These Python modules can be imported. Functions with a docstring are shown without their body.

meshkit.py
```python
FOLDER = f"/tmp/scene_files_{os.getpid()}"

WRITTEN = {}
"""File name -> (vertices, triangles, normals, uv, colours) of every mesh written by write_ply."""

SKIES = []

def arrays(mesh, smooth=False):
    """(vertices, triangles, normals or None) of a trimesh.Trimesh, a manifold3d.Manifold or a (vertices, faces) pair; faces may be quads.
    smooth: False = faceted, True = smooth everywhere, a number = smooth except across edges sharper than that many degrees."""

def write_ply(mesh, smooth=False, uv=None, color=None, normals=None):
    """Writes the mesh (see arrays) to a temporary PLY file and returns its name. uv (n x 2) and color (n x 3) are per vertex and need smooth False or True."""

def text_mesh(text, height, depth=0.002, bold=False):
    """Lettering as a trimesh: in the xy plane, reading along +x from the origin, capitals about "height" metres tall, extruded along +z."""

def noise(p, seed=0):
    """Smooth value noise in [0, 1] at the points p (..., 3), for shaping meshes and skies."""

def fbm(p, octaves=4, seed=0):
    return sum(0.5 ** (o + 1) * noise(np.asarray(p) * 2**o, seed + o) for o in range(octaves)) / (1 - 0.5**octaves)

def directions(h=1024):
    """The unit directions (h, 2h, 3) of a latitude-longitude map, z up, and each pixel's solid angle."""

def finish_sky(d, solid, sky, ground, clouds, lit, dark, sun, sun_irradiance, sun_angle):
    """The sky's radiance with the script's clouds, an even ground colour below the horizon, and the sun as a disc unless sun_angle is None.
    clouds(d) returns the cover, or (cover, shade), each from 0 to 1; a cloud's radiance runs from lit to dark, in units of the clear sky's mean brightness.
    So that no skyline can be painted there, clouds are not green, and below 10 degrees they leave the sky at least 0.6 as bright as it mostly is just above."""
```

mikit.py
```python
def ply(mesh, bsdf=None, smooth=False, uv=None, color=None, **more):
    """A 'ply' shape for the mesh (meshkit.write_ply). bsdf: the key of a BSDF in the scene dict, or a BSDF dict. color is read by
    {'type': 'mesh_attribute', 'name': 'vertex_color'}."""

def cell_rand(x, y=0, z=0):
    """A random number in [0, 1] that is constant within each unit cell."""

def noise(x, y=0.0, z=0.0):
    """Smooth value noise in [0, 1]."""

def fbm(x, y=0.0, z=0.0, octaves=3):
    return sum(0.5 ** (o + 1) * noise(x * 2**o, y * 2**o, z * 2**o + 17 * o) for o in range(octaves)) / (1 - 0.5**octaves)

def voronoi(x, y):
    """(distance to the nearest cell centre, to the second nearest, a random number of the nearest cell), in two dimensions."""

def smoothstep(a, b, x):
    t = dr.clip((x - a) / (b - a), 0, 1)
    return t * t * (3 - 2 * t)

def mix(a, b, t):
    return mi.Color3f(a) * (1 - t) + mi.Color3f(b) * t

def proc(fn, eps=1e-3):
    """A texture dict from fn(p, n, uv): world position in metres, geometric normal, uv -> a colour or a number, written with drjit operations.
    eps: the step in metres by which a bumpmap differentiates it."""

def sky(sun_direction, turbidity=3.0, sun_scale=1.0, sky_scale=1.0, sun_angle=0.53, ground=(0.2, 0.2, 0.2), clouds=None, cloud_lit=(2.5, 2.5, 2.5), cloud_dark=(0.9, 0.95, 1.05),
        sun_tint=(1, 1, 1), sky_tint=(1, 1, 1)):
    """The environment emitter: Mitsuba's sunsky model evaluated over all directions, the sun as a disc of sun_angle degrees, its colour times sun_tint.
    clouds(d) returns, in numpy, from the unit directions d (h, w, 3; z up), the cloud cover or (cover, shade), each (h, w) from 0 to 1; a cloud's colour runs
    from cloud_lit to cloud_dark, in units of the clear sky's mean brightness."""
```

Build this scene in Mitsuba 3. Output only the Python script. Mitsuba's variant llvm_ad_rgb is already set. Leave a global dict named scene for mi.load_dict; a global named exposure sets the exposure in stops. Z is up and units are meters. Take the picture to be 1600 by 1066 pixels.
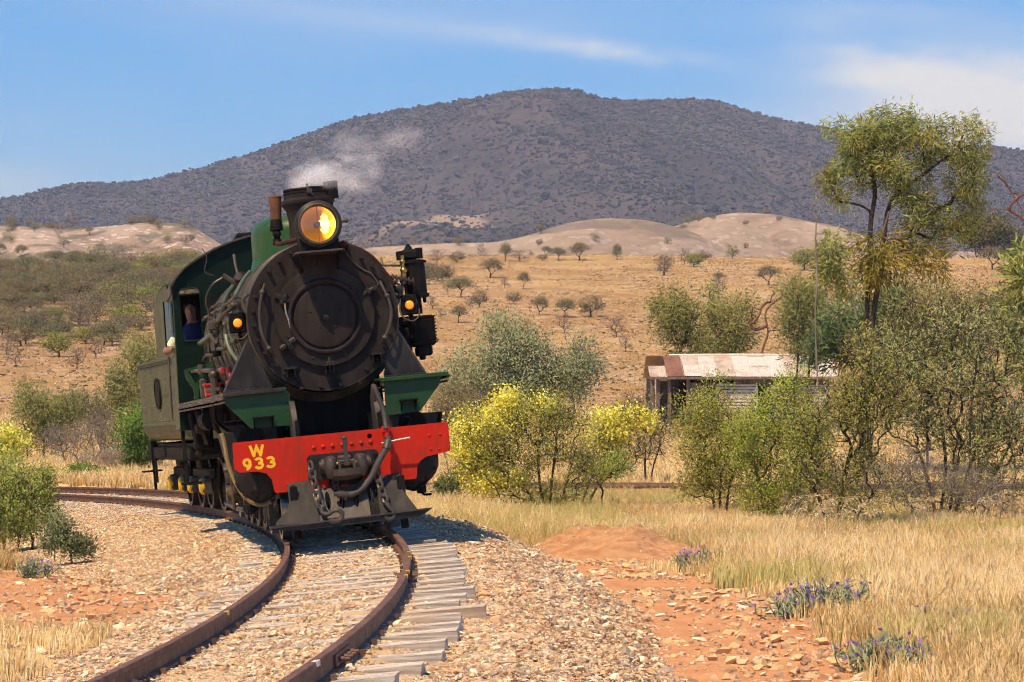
import math, random
import numpy as np, trimesh, manifold3d
import drjit as dr
import mitsuba as mi
import mikit, meshkit
from shapely.geometry import Polygon, Point, box as sbox
from shapely import affinity
from scipy.spatial import cKDTree

scene, labels = {}, {}
T = mi.ScalarTransform4f
D2R = math.pi / 180
# ------------------------------------------------------------------ camera, light, exposure
EYE = np.array([0.0, 0.0, 1.697])
FOV = 2 * math.degrees(math.atan(800 / 3922.5))
PITCH = math.atan((609.16 - 533) / 3922.5)
scene['camera'] = {'type': 'perspective', 'fov': FOV, 'fov_axis': 'x', 'near_clip': 0.5, 'far_clip': 30000.0,
                   'to_world': T().look_at(EYE.tolist(), [0.0, math.cos(PITCH), 1.697 + math.sin(PITCH)], [0, 0, 1])}
SUN = np.array([-0.335, -0.545, 1.0]); SUN /= np.linalg.norm(SUN)


def clouds(d):
    az = np.degrees(np.arctan2(d[..., 0], d[..., 1])); el = np.degrees(np.arcsin(np.clip(d[..., 2], -1, 1)))
    q = np.stack([az * 0.35 + el * 0.5, el * 1.5, az * 0], -1)
    n = meshkit.fbm(q, 5, 3); n2 = meshkit.fbm(np.stack([az * 0.09, el * 0.6 + az * 0.03, az * 0 + 5], -1), 5, 9)
    n3 = meshkit.fbm(np.stack([az * 1.6, el * 2.6, az * 0 + 2], -1), 4, 21)
    g = lambda a0, e0, sa, se, sl=0.0: np.exp(-((az - a0) / sa) ** 2 - ((el - e0 - sl * (az - a0)) / se) ** 2)
    c = 1.25 * g(9.6, 7.1, 2.5, 0.95, -0.18) * np.clip(n * 2.6 - 0.5, 0, 1.15) + 0.40 * g(8.5, 5.9, 3.6, 1.0) + 0.55 * g(11.3, 6.0, 1.9, 1.0, -.1) * np.clip(n * 2, 0, 1)
    c = c + 0.55 * g(1.9, 7.75, 2.4, 0.20, -0.13) * np.clip(n3 * 2 - .3, 0, 1.2) + 0.15 * g(-3.5, 8.4, 4, 0.3, -0.1)
    c = c + 0.30 * g(-12.0, 4.55, 2.2, 0.45)
    c = c + 0.16 * np.clip(n2 * 2.4 - 1.05, 0, 1) * np.clip(el / 8, 0, 1)          # thin high cirrus over the rest of the sky
    return np.clip(c, 0, 0.85), np.zeros_like(c)


scene['sky'] = mikit.sky(SUN.tolist(), turbidity=3.0, clouds=clouds, cloud_lit=(3.0, 2.95, 2.95), cloud_dark=(1.2, 1.25, 1.3),
                         sky_tint=(0.29, 0.96, 1.56), sun_tint=(1.12, 1.0, 0.80), ground=(0.3, 0.22, 0.15))
exposure = 1.6
# the air itself stands at the end of the script (haze)

# ------------------------------------------------------------------ helpers
RNG = np.random.default_rng(7)
USED = {}


def key_for(name, parent=None):
    base = f'{parent}__{name}' if parent else name
    n = USED.get(base, 0); USED[base] = n + 1
    return base if n == 0 else f'{base}_{n:03d}'


def tag(key, label=None, cat=None, group=None, kind=None):
    e = labels.setdefault(key, {})
    for k, v in (('label', label), ('category', cat), ('group', group), ('kind', kind)):
        if v: e[k] = v
    return key


def thing(name, label, cat, group=None):
    return tag(key_for(name), label, cat, group)


def put(name, mesh, mat, parent=None, smooth=False, M=None, color=None, label=None, cat=None, group=None, kind=None, **more):
    key = key_for(name, parent)
    v, f = mesh
    v = np.asarray(v, float)
    if M is not None: v = M(v)
    scene[key] = mikit.ply((v, f), mat, smooth=smooth, color=color, **more)
    if label or cat or group or kind: tag(key, label, cat, group, kind)
    return key


def foliage(mesh, color, normals, mat='leaf'):
    """thin leaves and blades, shaded with the rounded normals of the tuft or crown they belong to"""
    return {'type': 'ply', 'filename': meshkit.write_ply(mesh, False, None, color, normals=normals), 'face_normals': False, 'bsdf': {'type': 'ref', 'id': mat}}


def vf(m):
    return np.array(m.vertices, float), np.array(m.faces, int)


def join(ms):
    vs, fs, n = [], [], 0
    for v, f in ms:
        v = np.asarray(v, float); f = np.asarray(f, int)
        if f.shape[1] == 4: f = np.vstack([f[:, [0, 1, 2]], f[:, [0, 2, 3]]])
        vs.append(v); fs.append(f + n); n += len(v)
    return np.vstack(vs), np.vstack(fs)


def box(x0, x1, y0, y1, z0, z1, ch=0.0):
    if ch <= 0:
        v = np.array([[x, y, z] for x in (x0, x1) for y in (y0, y1) for z in (z0, z1)], float)
        f = np.array([[0, 1, 3, 2], [4, 6, 7, 5], [0, 4, 5, 1], [2, 3, 7, 6], [0, 2, 6, 4], [1, 5, 7, 3]])
        return v, np.vstack([f[:, [0, 1, 2]], f[:, [0, 2, 3]]])
    p = []
    for x, sx in ((x0, 1), (x1, -1)):
        for y, sy in ((y0, 1), (y1, -1)):
            for z, sz in ((z0, 1), (z1, -1)):
                p += [[x + sx * ch, y + sy * ch, z], [x + sx * ch, y, z + sz * ch], [x, y + sy * ch, z + sz * ch]]
    return vf(trimesh.convex.convex_hull(np.array(p)))


def tube(path, r, n=8, closed=False, cap=True):
    p = np.asarray(path, float); k = len(p)
    r = np.broadcast_to(np.asarray(r, float), (k,))
    if closed:
        t = np.roll(p, -1, 0) - np.roll(p, 1, 0)
    else:
        t = np.gradient(p, axis=0)
    t /= np.linalg.norm(t, axis=1, keepdims=True) + 1e-12
    u = np.cross(t[0], [0.3, 0.2, 0.9] if abs(t[0][2]) < 0.8 else [1, 0.1, 0])
    us = []
    for i in range(k):
        u = u - t[i] * (u @ t[i]); u /= np.linalg.norm(u) + 1e-12; us.append(u)
    us = np.array(us); w = np.cross(t, us)
    a = np.arange(n) * 2 * np.pi / n
    v = p[:, None] + r[:, None, None] * (np.cos(a)[None, :, None] * us[:, None] + np.sin(a)[None, :, None] * w[:, None])
    v = v.reshape(-1, 3); f = []
    i = np.arange(n); j = (i + 1) % n
    for q in range(k if closed else k - 1):
        a0, b0 = q * n, ((q + 1) % k) * n
        f.append(np.stack([a0 + i, a0 + j, b0 + j, b0 + i], 1))
    f = np.vstack(f); f = np.vstack([f[:, [0, 1, 2]], f[:, [0, 2, 3]]])
    if cap and not closed:
        v = np.vstack([v, p[:1], p[-1:]]); c0, c1 = k * n, k * n + 1; e = (k - 1) * n
        f = np.vstack([f, np.stack([j, i, i * 0 + c0], 1), np.stack([e + i, e + j, i * 0 + c1], 1)])
    return v, f


def smoothpath(pts, m=6):
    p = np.asarray(pts, float)
    if len(p) < 3: return p
    q = np.vstack([2 * p[0] - p[1], p, 2 * p[-1] - p[-2]]); out = []
    for i in range(1, len(q) - 2):
        for t in np.linspace(0, 1, m, endpoint=False):
            a, b, c, d = q[i - 1], q[i], q[i + 1], q[i + 2]
            out.append(0.5 * ((2 * b) + (c - a) * t + (2 * a - 5 * b + 4 * c - d) * t * t + (3 * b - a - 3 * c + d) * t ** 3))
    out.append(p[-1]); return np.array(out)


def pipe(pts, r, n=8, m=5):
    return tube(smoothpath(pts, m), r, n)


def cyl(p0, p1, r0, r1=None, n=20):
    return tube([p0, p1], [r0, r0 if r1 is None else r1], n)


def lathe(profile, c, axis='y', n=48):
    """profile: (radius, position along the axis); c: centre."""
    pr = np.asarray(profile, float); k = len(pr); a = np.arange(n) * 2 * np.pi / n
    x = pr[:, :1] * np.cos(a); y = pr[:, :1] * np.sin(a); h = np.repeat(pr[:, 1:], n, 1)
    if axis == 'y': v = np.stack([x, h, y], -1)
    elif axis == 'z': v = np.stack([x, -y, h], -1)
    else: v = np.stack([h, x, y], -1)
    v = v.reshape(-1, 3) + np.asarray(c, float)
    i = np.arange(n); j = (i + 1) % n
    f = np.vstack([np.stack([q * n + i, q * n + j, (q + 1) * n + j, (q + 1) * n + i], 1) for q in range(k - 1)])
    f = np.vstack([f[:, [0, 1, 2]], f[:, [0, 2, 3]]])
    m = trimesh.Trimesh(v, f, process=False); m.merge_vertices(); m.update_faces(m.nondegenerate_faces())
    return vf(m)


def prism(poly, y0, y1):
    """polygon in (x, z), extruded along y."""
    if not hasattr(poly, 'exterior'): poly = Polygon(poly)
    m = trimesh.creation.extrude_polygon(poly.buffer(0), abs(y1 - y0), engine='earcut')
    v, f = vf(m)
    return np.stack([v[:, 0], max(y0, y1) - v[:, 2], v[:, 1]], 1), f


def prism_x(poly, x0, x1):
    """polygon in (y, z), extruded along x."""
    v, f = prism(poly, 0, x1 - x0)
    return np.stack([x0 + v[:, 1], v[:, 0], v[:, 2]], 1), f[:, ::-1]


def rounded(poly, r):
    p = Polygon(poly) if not hasattr(poly, 'exterior') else poly
    return p.buffer(-r).buffer(2 * r, quad_segs=4).buffer(-r, quad_segs=4)


def ball(c, r, sub=1, s=(1, 1, 1)):
    m = trimesh.creation.icosphere(subdivisions=sub, radius=1.0)
    return np.array(m.vertices) * r * np.asarray(s, float) + np.asarray(c, float), np.array(m.faces)


def torus(c, R, r, axis='y', n=32, k=8, arc=(0, 2 * np.pi)):
    full = arc[1] - arc[0] > 6.28
    a = np.linspace(arc[0], arc[1], n, endpoint=not full)
    z = a * 0
    p = {'y': np.stack([np.cos(a) * R, z, np.sin(a) * R], 1), 'z': np.stack([np.cos(a) * R, np.sin(a) * R, z], 1), 'x': np.stack([z, np.cos(a) * R, np.sin(a) * R], 1)}[axis]
    return tube(p + np.asarray(c, float), r, k, closed=full)


# ------------------------------------------------------------------ materials
def rgbt(fn, eps=1e-3): return mikit.proc(fn, eps)


def principled(color, rough=0.6, **k):
    return {'type': 'twosided', 'b': {'type': 'principled', 'base_color': color if isinstance(color, dict) else {'type': 'rgb', 'value': list(color)}, 'roughness': rough, **k}}


def bumped(inner, fn, scale, eps=2e-3):
    return {'type': 'twosided', 'b': {'type': 'bumpmap', 'arbitrary': mikit.proc(fn, eps), 'scale': scale, 'bsdf': inner}}


N, FB, MIX, SS = mikit.noise, mikit.fbm, mikit.mix, mikit.smoothstep


def painted(base, dirt, dirt_amt=0.55, edge=None, freq=7.0):
    def fn(p, n, uv):
        a = FB(p.x * freq, p.y * freq, p.z * freq * 0.5, 4)
        streak = FB(p.x * 22, p.y * 22, p.z * 2.0, 3)
        t = SS(0.35, 0.8, a * 0.6 + streak * 0.4) * dirt_amt
        c = MIX(base, dirt, t)
        if edge is not None:
            c = MIX(c, edge, SS(0.66, 0.78, FB(p.x * 11 + 3, p.y * 11, p.z * 11, 4)))
        return c
    return rgbt(fn)


def roughtex(a, b, f=9.0):
    return rgbt(lambda p, n, uv: a + (b - a) * FB(p.x * f, p.y * f, p.z * f, 3))


MATS = {
    'black_paint': principled(painted((0.020, 0.018, 0.017), (0.055, 0.046, 0.038), 0.8), roughtex(0.35, 0.65), specular=0.25),
    'soot_black': principled(painted((0.008, 0.0075, 0.0075), (0.024, 0.020, 0.018), 0.7), roughtex(0.5, 0.8), specular=0.12),
    'smokebox_black': principled(painted((0.026, 0.022, 0.0205), (0.046, 0.038, 0.034), 0.85, None, 4.0), roughtex(0.5, 0.72), specular=0.06),
    'apron_green': principled(painted((0.013, 0.060, 0.017), (0.036, 0.060, 0.022), 0.7), roughtex(0.28, 0.5), specular=0.3),
    'dome_green': principled(painted((0.014, 0.080, 0.016), (0.055, 0.085, 0.026), 0.85, (0.20, 0.10, 0.045), 3.5), roughtex(0.3, 0.55), specular=0.3),
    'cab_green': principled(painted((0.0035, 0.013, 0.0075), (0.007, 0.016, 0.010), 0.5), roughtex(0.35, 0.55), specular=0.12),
    'tender_olive': principled(painted((0.052, 0.066, 0.029), (0.100, 0.094, 0.050), 0.85, None, 3.0), roughtex(0.4, 0.65), specular=0.4),
    'lagging': principled(painted((0.040, 0.038, 0.025), (0.105, 0.082, 0.060), 0.95, None, 4.0), roughtex(0.35, 0.65), specular=0.45),
    'beam_red': principled(painted((0.56, 0.022, 0.009), (0.32, 0.034, 0.016), 0.85, None, 4.0), roughtex(0.4, 0.65), specular=0.14),
    'bright_red': principled(painted((0.50, 0.03, 0.02), (0.3, 0.04, 0.02), 0.5), 0.4),
    'letter_yellow': principled(painted((0.86, 0.50, 0.018), (0.70, 0.36, 0.02), 0.5, None, 14.0), 0.5),
    'rust': principled(painted((0.17, 0.075, 0.035), (0.09, 0.04, 0.022), 0.9, None, 14.0), 0.8),
    'rust_red_pipe': principled(painted((0.060, 0.020, 0.015), (0.04, 0.018, 0.014), 0.9), 0.7, specular=0.2),
    'worn_steel': principled(painted((0.062, 0.053, 0.045), (0.11, 0.09, 0.07), 0.9, None, 12.0), roughtex(0.35, 0.6), metallic=0.35),
    'bright_steel': principled((0.55, 0.55, 0.56), roughtex(0.15, 0.4), metallic=1.0),
    'brass': principled((0.55, 0.33, 0.10), 0.35, metallic=1.0),
    'pipe_green': principled(painted((0.09, 0.14, 0.095), (0.17, 0.18, 0.13), 0.8), 0.45, metallic=0.3),
    'rail_rust': principled(painted((0.115, 0.056, 0.034), (0.20, 0.115, 0.075), 0.9, None, 9.0), roughtex(0.5, 0.8), metallic=0.15),
    'yellow_paint': principled(painted((0.70, 0.42, 0.01), (0.5, 0.3, 0.03), 0.7, None, 20.0), 0.55),
    'grimy_yellow': principled(painted((0.30, 0.22, 0.09), (0.16, 0.115, 0.06), 0.9, None, 12.0), 0.6),
    'rubber': principled(painted((0.05, 0.043, 0.036), (0.10, 0.085, 0.07), 0.8), 0.7),
    'white_paint': principled(painted((0.62, 0.58, 0.52), (0.45, 0.38, 0.3), 0.8, None, 14.0), 0.6),
    'pane_glass': {'type': 'thindielectric', 'int_ior': 1.5},
    'stone': principled({'type': 'mesh_attribute', 'name': 'vertex_color'}, 0.85, specular=0.25),
    'leaf': {'type': 'principledthin', 'base_color': {'type': 'mesh_attribute', 'name': 'vertex_color'}, 'roughness': 0.55, 'diff_trans': 0.5, 'spec_trans': 0.0},
    'bark': principled({'type': 'mesh_attribute', 'name': 'vertex_color'}, 0.9, specular=0.2),
    'clump': principled({'type': 'mesh_attribute', 'name': 'vertex_color'}, 0.9, specular=0.1),
    'cloth': principled({'type': 'mesh_attribute', 'name': 'vertex_color'}, 0.85, specular=0.2),
}
for k_, m_ in MATS.items(): scene[k_] = m_
# ------------------------------------------------------------------ the lie of the land (metres; x right, y away, z up)
X0, Y0, TH0, RAD, GR, CANT, CLO = -3.0623, 34.805, 0.19919, 84.9, 0.018235, 0.096779, -0.00023618
CX, CY = X0 - RAD * math.cos(TH0), Y0 - RAD * math.sin(TH0)


def ztrack(s):
    s = np.clip(s, -45, 48); return -GR * s + CLO * s * s


def to_se(x, y):
    dx, dy = x - CX, y - CY
    return (np.arctan2(dy, dx) - TH0) * RAD, np.hypot(dx, dy) - RAD


def from_se(s, e):
    t = TH0 + np.asarray(s) / RAD
    return CX + (RAD + e) * np.cos(t), CY + (RAD + e) * np.sin(t)


BY = [-40, 0, 10, 17, 25, 35, 50, 60, 80, 100, 120, 160, 200, 260, 320, 370, 400, 430, 480, 560, 700, 9000]
BZ = [.30, .22, .10, -.04, -.22, -.42, -.58, -.68, -.62, -.2, .5, 2.7, 5.6, 10.6, 15.9, 20.2, 22.6, 23, 20, 12, 6, 4]
from scipy.interpolate import PchipInterpolator
BASE = PchipInterpolator(BY, BZ)
sstep = lambda a, b, x: (lambda t: t * t * (3 - 2 * t))(np.clip((np.asarray(x, float) - a) / (b - a), 0, 1))


def n3(x, y, f, seed=0, o=4):
    return meshkit.fbm(np.stack([x * f, y * f, np.zeros_like(x) + seed * 7.3], -1), o, seed) - 0.5


def ground_natural(x, y):
    x, y = np.broadcast_arrays(np.asarray(x, float), np.asarray(y, float))
    z = BASE(np.clip(y, -40, 9000))
    far = sstep(90, 260, y)
    z = z + far * (2.2 * n3(x, y, 1 / 70, 3) + 0.8 * n3(x, y, 1 / 14, 4))
    z = z + (1 - far) * (0.13 * n3(x, y, 1 / 5.0, 5) + 0.07 * n3(x, y, 1.1, 6))
    # red bank to the right of the track and the scrape on its left
    z = z + 0.10 * np.exp(-(((x - 2.3) / 1.0) ** 2 + ((y - 18.5) / 5) ** 2)) - 0.10 * np.exp(-(((x + 4.0) / 1.4) ** 2 + ((y - 22.5) / 5) ** 2))
    return z


def bed_rel(e):
    return np.interp(e, [-5, -3.4, -1.5, -0.7, 0.62, 0.85, 1.15, 1.6, 2.6, 3.7, 5], [-.75, -.36, -.04, -.008, -.008, -.05, -.085, -.10, -.15, -.24, -.7])


def ballast_edge(s, e, x, y):
    rag = 0.9 * n3(x, y, 0.55, 11)
    lw = np.interp(s, [-11, -3], [0, 2.6]); return (1 - sstep(1.15 + lw, 2.0 + lw, -e + .6 * rag)) * (1 - sstep(1.7, 2.6, e + 1.0 * rag))


def ballast_z(x, y):
    s, e = to_se(x, y)
    zb = ztrack(s) - 0.135 + e * math.tan(CANT) * np.clip(1.6 - np.abs(e) / 3, 0, 1) + bed_rel(e) + 0.045 * n3(x, y, 2.2, 12) + 0.02 * n3(x, y, 9, 13, 2)
    return zb


def ground_z(x, y):
    x, y = np.broadcast_arrays(np.asarray(x, float), np.asarray(y, float))
    g = ground_natural(x, y)
    s, e = to_se(x, y)
    ok = (s > -60) & (s < 70)
    w = np.where(ok, ballast_edge(s, e, x, y), 0)
    return g * (1 - w) + np.minimum(g, ballast_z(x, y) - 0.12) * w


def surf_z(x, y):
    """ballast where there is ballast, else soil"""
    g = ground_z(x, y); s, e = to_se(x, y)
    w = ballast_edge(s, e, np.asarray(x, float), np.asarray(y, float))
    b = ballast_z(x, y)
    return np.where(w > 0.05, np.maximum(g, b * w + (g - .05) * (1 - w)), g)


def dirt(x, y):
    e = np.hypot(x - CX, y - CY) - RAD
    return 1.3 * np.exp(-((e - 2.75) / .95) ** 2) * (1 - sstep(25, 31, y)) + 1.1 * np.exp(-((e + 2.7) / 1.0) ** 2) * (1 - sstep(26, 30, y)) * (.4 + .9 * sstep(18, 23, y)) + 1.5 * np.exp(-((x - 1.22) / 1.1) ** 4 - ((y - 30.6) / 2.3) ** 4)


def grid_mesh(X, Y, Z, keep=None):
    h, w = X.shape
    i = np.arange(h * w).reshape(h, w)
    q = np.stack([i[:-1, :-1], i[:-1, 1:], i[1:, 1:], i[1:, :-1]], -1)
    if keep is not None: q = q[keep[:-1, :-1] | keep[1:, 1:] | keep[1:, :-1] | keep[:-1, 1:]]
    q = q.reshape(-1, 4)
    return np.stack([X, Y, Z], -1).reshape(-1, 3), np.vstack([q[:, [0, 1, 2]], q[:, [0, 2, 3]]])


def soil(p, n, uv):
    x, y, z = p.x, p.y, p.z
    a = FB(x * 0.9, y * 0.9, 0.0, 4); b = FB(x * 6, y * 6, 3.0, 4); c = FB(x * 0.09, y * 0.05, 7.0, 4)
    straw = MIX((0.54, 0.38, 0.185), (0.42, 0.27, 0.125), SS(.35, .7, a * .5 + b * .5))
    red = MIX((0.47, 0.245, 0.115), (0.37, 0.170, 0.075), b)
    g = lambda x0, y0, sx, sy: dr.exp(-dr.square((x - x0) / sx) - dr.square((y - y0) / sy))
    e = dr.sqrt(dr.square(x - CX) + dr.square(y - CY)) - RAD
    m = dr.exp(-dr.square((e - 2.8) / 1.0)) * SS(31, 25, y) * 1.3 + dr.exp(-dr.square((e + 2.7) / 1.0)) * SS(30, 26, y) * (.4 + .9 * SS(18, 23, y)) + .9 * g(1.35, 31.0, 1.3, 2.2)
    near = MIX(straw, red, SS(.34, .6, m + (a - .5) * .7 + (b - .5) * .3))
    pale = MIX((0.295, 0.195, 0.084), (0.240, 0.145, 0.060), SS(.35, .65, c))
    hill = MIX(pale, (0.31, 0.22, 0.118), SS(.50, .75, FB(x * .22, y * .10, 1.0, 4)) * .6)
    hill = MIX(hill, (0.25, 0.15, 0.078), SS(.56, .72, FB(x * .05 + 9, y * .04, 5.0, 4)) * .5)
    hill = MIX(hill, (0.38, 0.285, 0.20), SS(.60, .68, FB(x * 1.3, y * .7, 2.0, 3)) * .5)
    col = MIX(near, hill, SS(70, 125, y))
    return MIX(col, (0.26, 0.20, 0.12), SS(430, 700, y) * .5)


SOILB = lambda p, n, uv: FB(p.x * 9, p.y * 9, p.z * 9, 4) * (0.5 + FB(p.x * 1.3, p.y * 1.3, 0, 2)) * (1 - .85 * SS(60, 120, p.y))
scene['soil'] = bumped(dict(type='principled', base_color=rgbt(soil), roughness=0.95, specular=0.15), SOILB, 0.05, 8e-3)
ys = np.concatenate([np.arange(-30, 8, 1.5), np.arange(8, 62, 0.27), np.arange(62, 112, 0.9), np.arange(112, 480, 3.2), np.geomspace(480, 9000, 34)])
tx = np.concatenate([-np.geomspace(0.245, 5, 26)[::-1], np.linspace(-0.24, 0.24, 200), np.geomspace(0.245, 5, 26)])
TXg, YYg = np.meshgrid(tx, ys)
XXg = TXg * (np.abs(YYg) + 6)
put('ground', grid_mesh(XXg, YYg, ground_z(XXg, YYg)), 'soil', smooth=True, kind='structure', label='dry straw and red soil flat rising to a bare tan hillside')

# the far hills: ridge lines given as (tangent of the azimuth, tangent of the elevation)
PX = lambda u: (np.asarray(u, float) - 800) / 3922.5
PE = lambda v: (609.16 - np.asarray(v, float)) / 3922.5


def hill_mesh(us, vs, y_ridge, y_front, y_back, z_foot, nx, ny, rough, seed, x_lo, x_hi, pw=1.7):
    t, e = PX(us), PE(vs); f = PchipInterpolator(t, e)
    tg = np.linspace(x_lo, x_hi, nx)
    yg = np.concatenate([np.linspace(y_front, y_ridge, ny), np.linspace(y_ridge, y_back, ny // 3)[1:]])
    TG, YG = np.meshgrid(tg, yg); XG = TG * YG
    top = f(np.clip(TG, t[0], t[-1])) * y_ridge + 1.7 - z_foot
    k = np.clip((YG - y_front) / (y_ridge - y_front), 0, 1)
    kb = np.clip((YG - y_ridge) / (y_back - y_ridge), 0, 1)
    S = np.where(YG <= y_ridge, k ** pw * (1.3 - .3 * k ** 2), 1 - kb ** 1.5)
    gul = np.abs(meshkit.fbm(np.stack([XG / (y_ridge * .085) + YG / (y_ridge * .3), YG / (y_ridge * .30), XG * 0 + seed], -1), 4, seed) - .5) * 2
    Z = z_foot + top * S + rough * (gul - .35) * np.where(YG <= y_ridge, 4 * k * (1 - k), 0) - 0.03 * top * (S < .02)
    return XG, YG, Z


def heights(X, Y, Z):
    return cKDTree(np.stack([X.ravel(), Y.ravel()], 1)), Z.ravel()


MX, MY, MZ = hill_mesh([-3000, -1500, -700, -200, 0, 60, 120, 200, 290, 380, 450, 550, 650, 720, 780, 850, 880, 940, 1000, 1060, 1110, 1150, 1200, 1270, 1340, 1420, 1500, 1560, 1600, 1800, 2300, 3500, 4500],
                       [480, 420, 360, 330, 312, 300, 287, 285, 267, 243, 219, 185, 168, 158, 147, 139, 138, 153, 157, 154, 156, 166, 182, 195, 209, 217, 226, 229, 238, 262, 250, 330, 470],
                       3000, 1250, 4400, 6, 330, 130, 130, 5, -0.62, 0.62)
MZ = MZ + 34 * np.exp(-((MX / MY + 0.042) / .030) ** 2 - ((MY - 1720) / 300) ** 2) + 45 * np.exp(-((MX / MY - .185) / .03) ** 2 - ((MY - 1750) / 260) ** 2)


def mountain_col(p, n, uv):
    x, y, z = p.x, p.y, p.z
    a = FB(x / 60, y / 110, z / 40, 4); b = FB(x / 13, y / 22, z / 9, 3)
    c = MIX((0.044, 0.042, 0.044), (0.078, 0.064, 0.060), SS(.35, .65, a * .6 + b * .4))
    t = x / y
    g = dr.exp(-dr.square((t + .030) / .030) - dr.square((y - 2110) / 230)) + .9 * dr.exp(-dr.square((t - .13) / .05) - dr.square((y - 1930) / 200)) + .4 * dr.exp(-dr.square((t - .105) / .02) - dr.square((y - 2700) / 200))
    bare = MIX((0.20, 0.145, 0.10), (0.27, 0.20, 0.145), b)
    return MIX(c, bare, SS(.46, .62, FB(x / 45 + 4, y / 90, 3.0, 4) * .55 + g * .56))


scene['mountain_scrub'] = principled(rgbt(mountain_col), 0.95, specular=0.1)
put('mountain', grid_mesh(MX, MY, MZ), 'mountain_scrub', smooth=True, kind='structure', label='long forested mountain with a rounded double summit')


def rock_col(p, n, uv):
    x, y, z = p.x, p.y, p.z
    a = FB(x / 14, y / 20, z / 6, 5); b = FB(x / 1.6, y / 2.6, z / 1.2, 4)
    c = MIX((0.35, 0.27, 0.205), (0.23, 0.158, 0.110), SS(.33, .66, a * .55 + b * .45))
    c = MIX(c, (0.50, 0.43, 0.38), SS(.56, .66, b) * .8)
    return MIX(c, (0.115, 0.105, 0.07), SS(.55, .67, FB(x / 9 + 7, y / 16, z / 4, 4)) * .75)


def pale_col(p, n, uv):
    x, y, z = p.x, p.y, p.z
    a = FB(x / 30, y / 50, z / 12, 5); b = FB(x / 3.2, y / 6, z / 2, 4)
    c = MIX((0.32, 0.245, 0.180), (0.25, 0.180, 0.125), SS(.33, .66, a * .6 + b * .4))
    c = MIX(c, (0.42, 0.35, 0.31), SS(.58, .7, b) * .6)
    return MIX(c, (0.13, 0.11, 0.09), SS(.60, .72, FB(x / 20 + 3, y / 34, z / 9, 4)) * .7)


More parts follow.
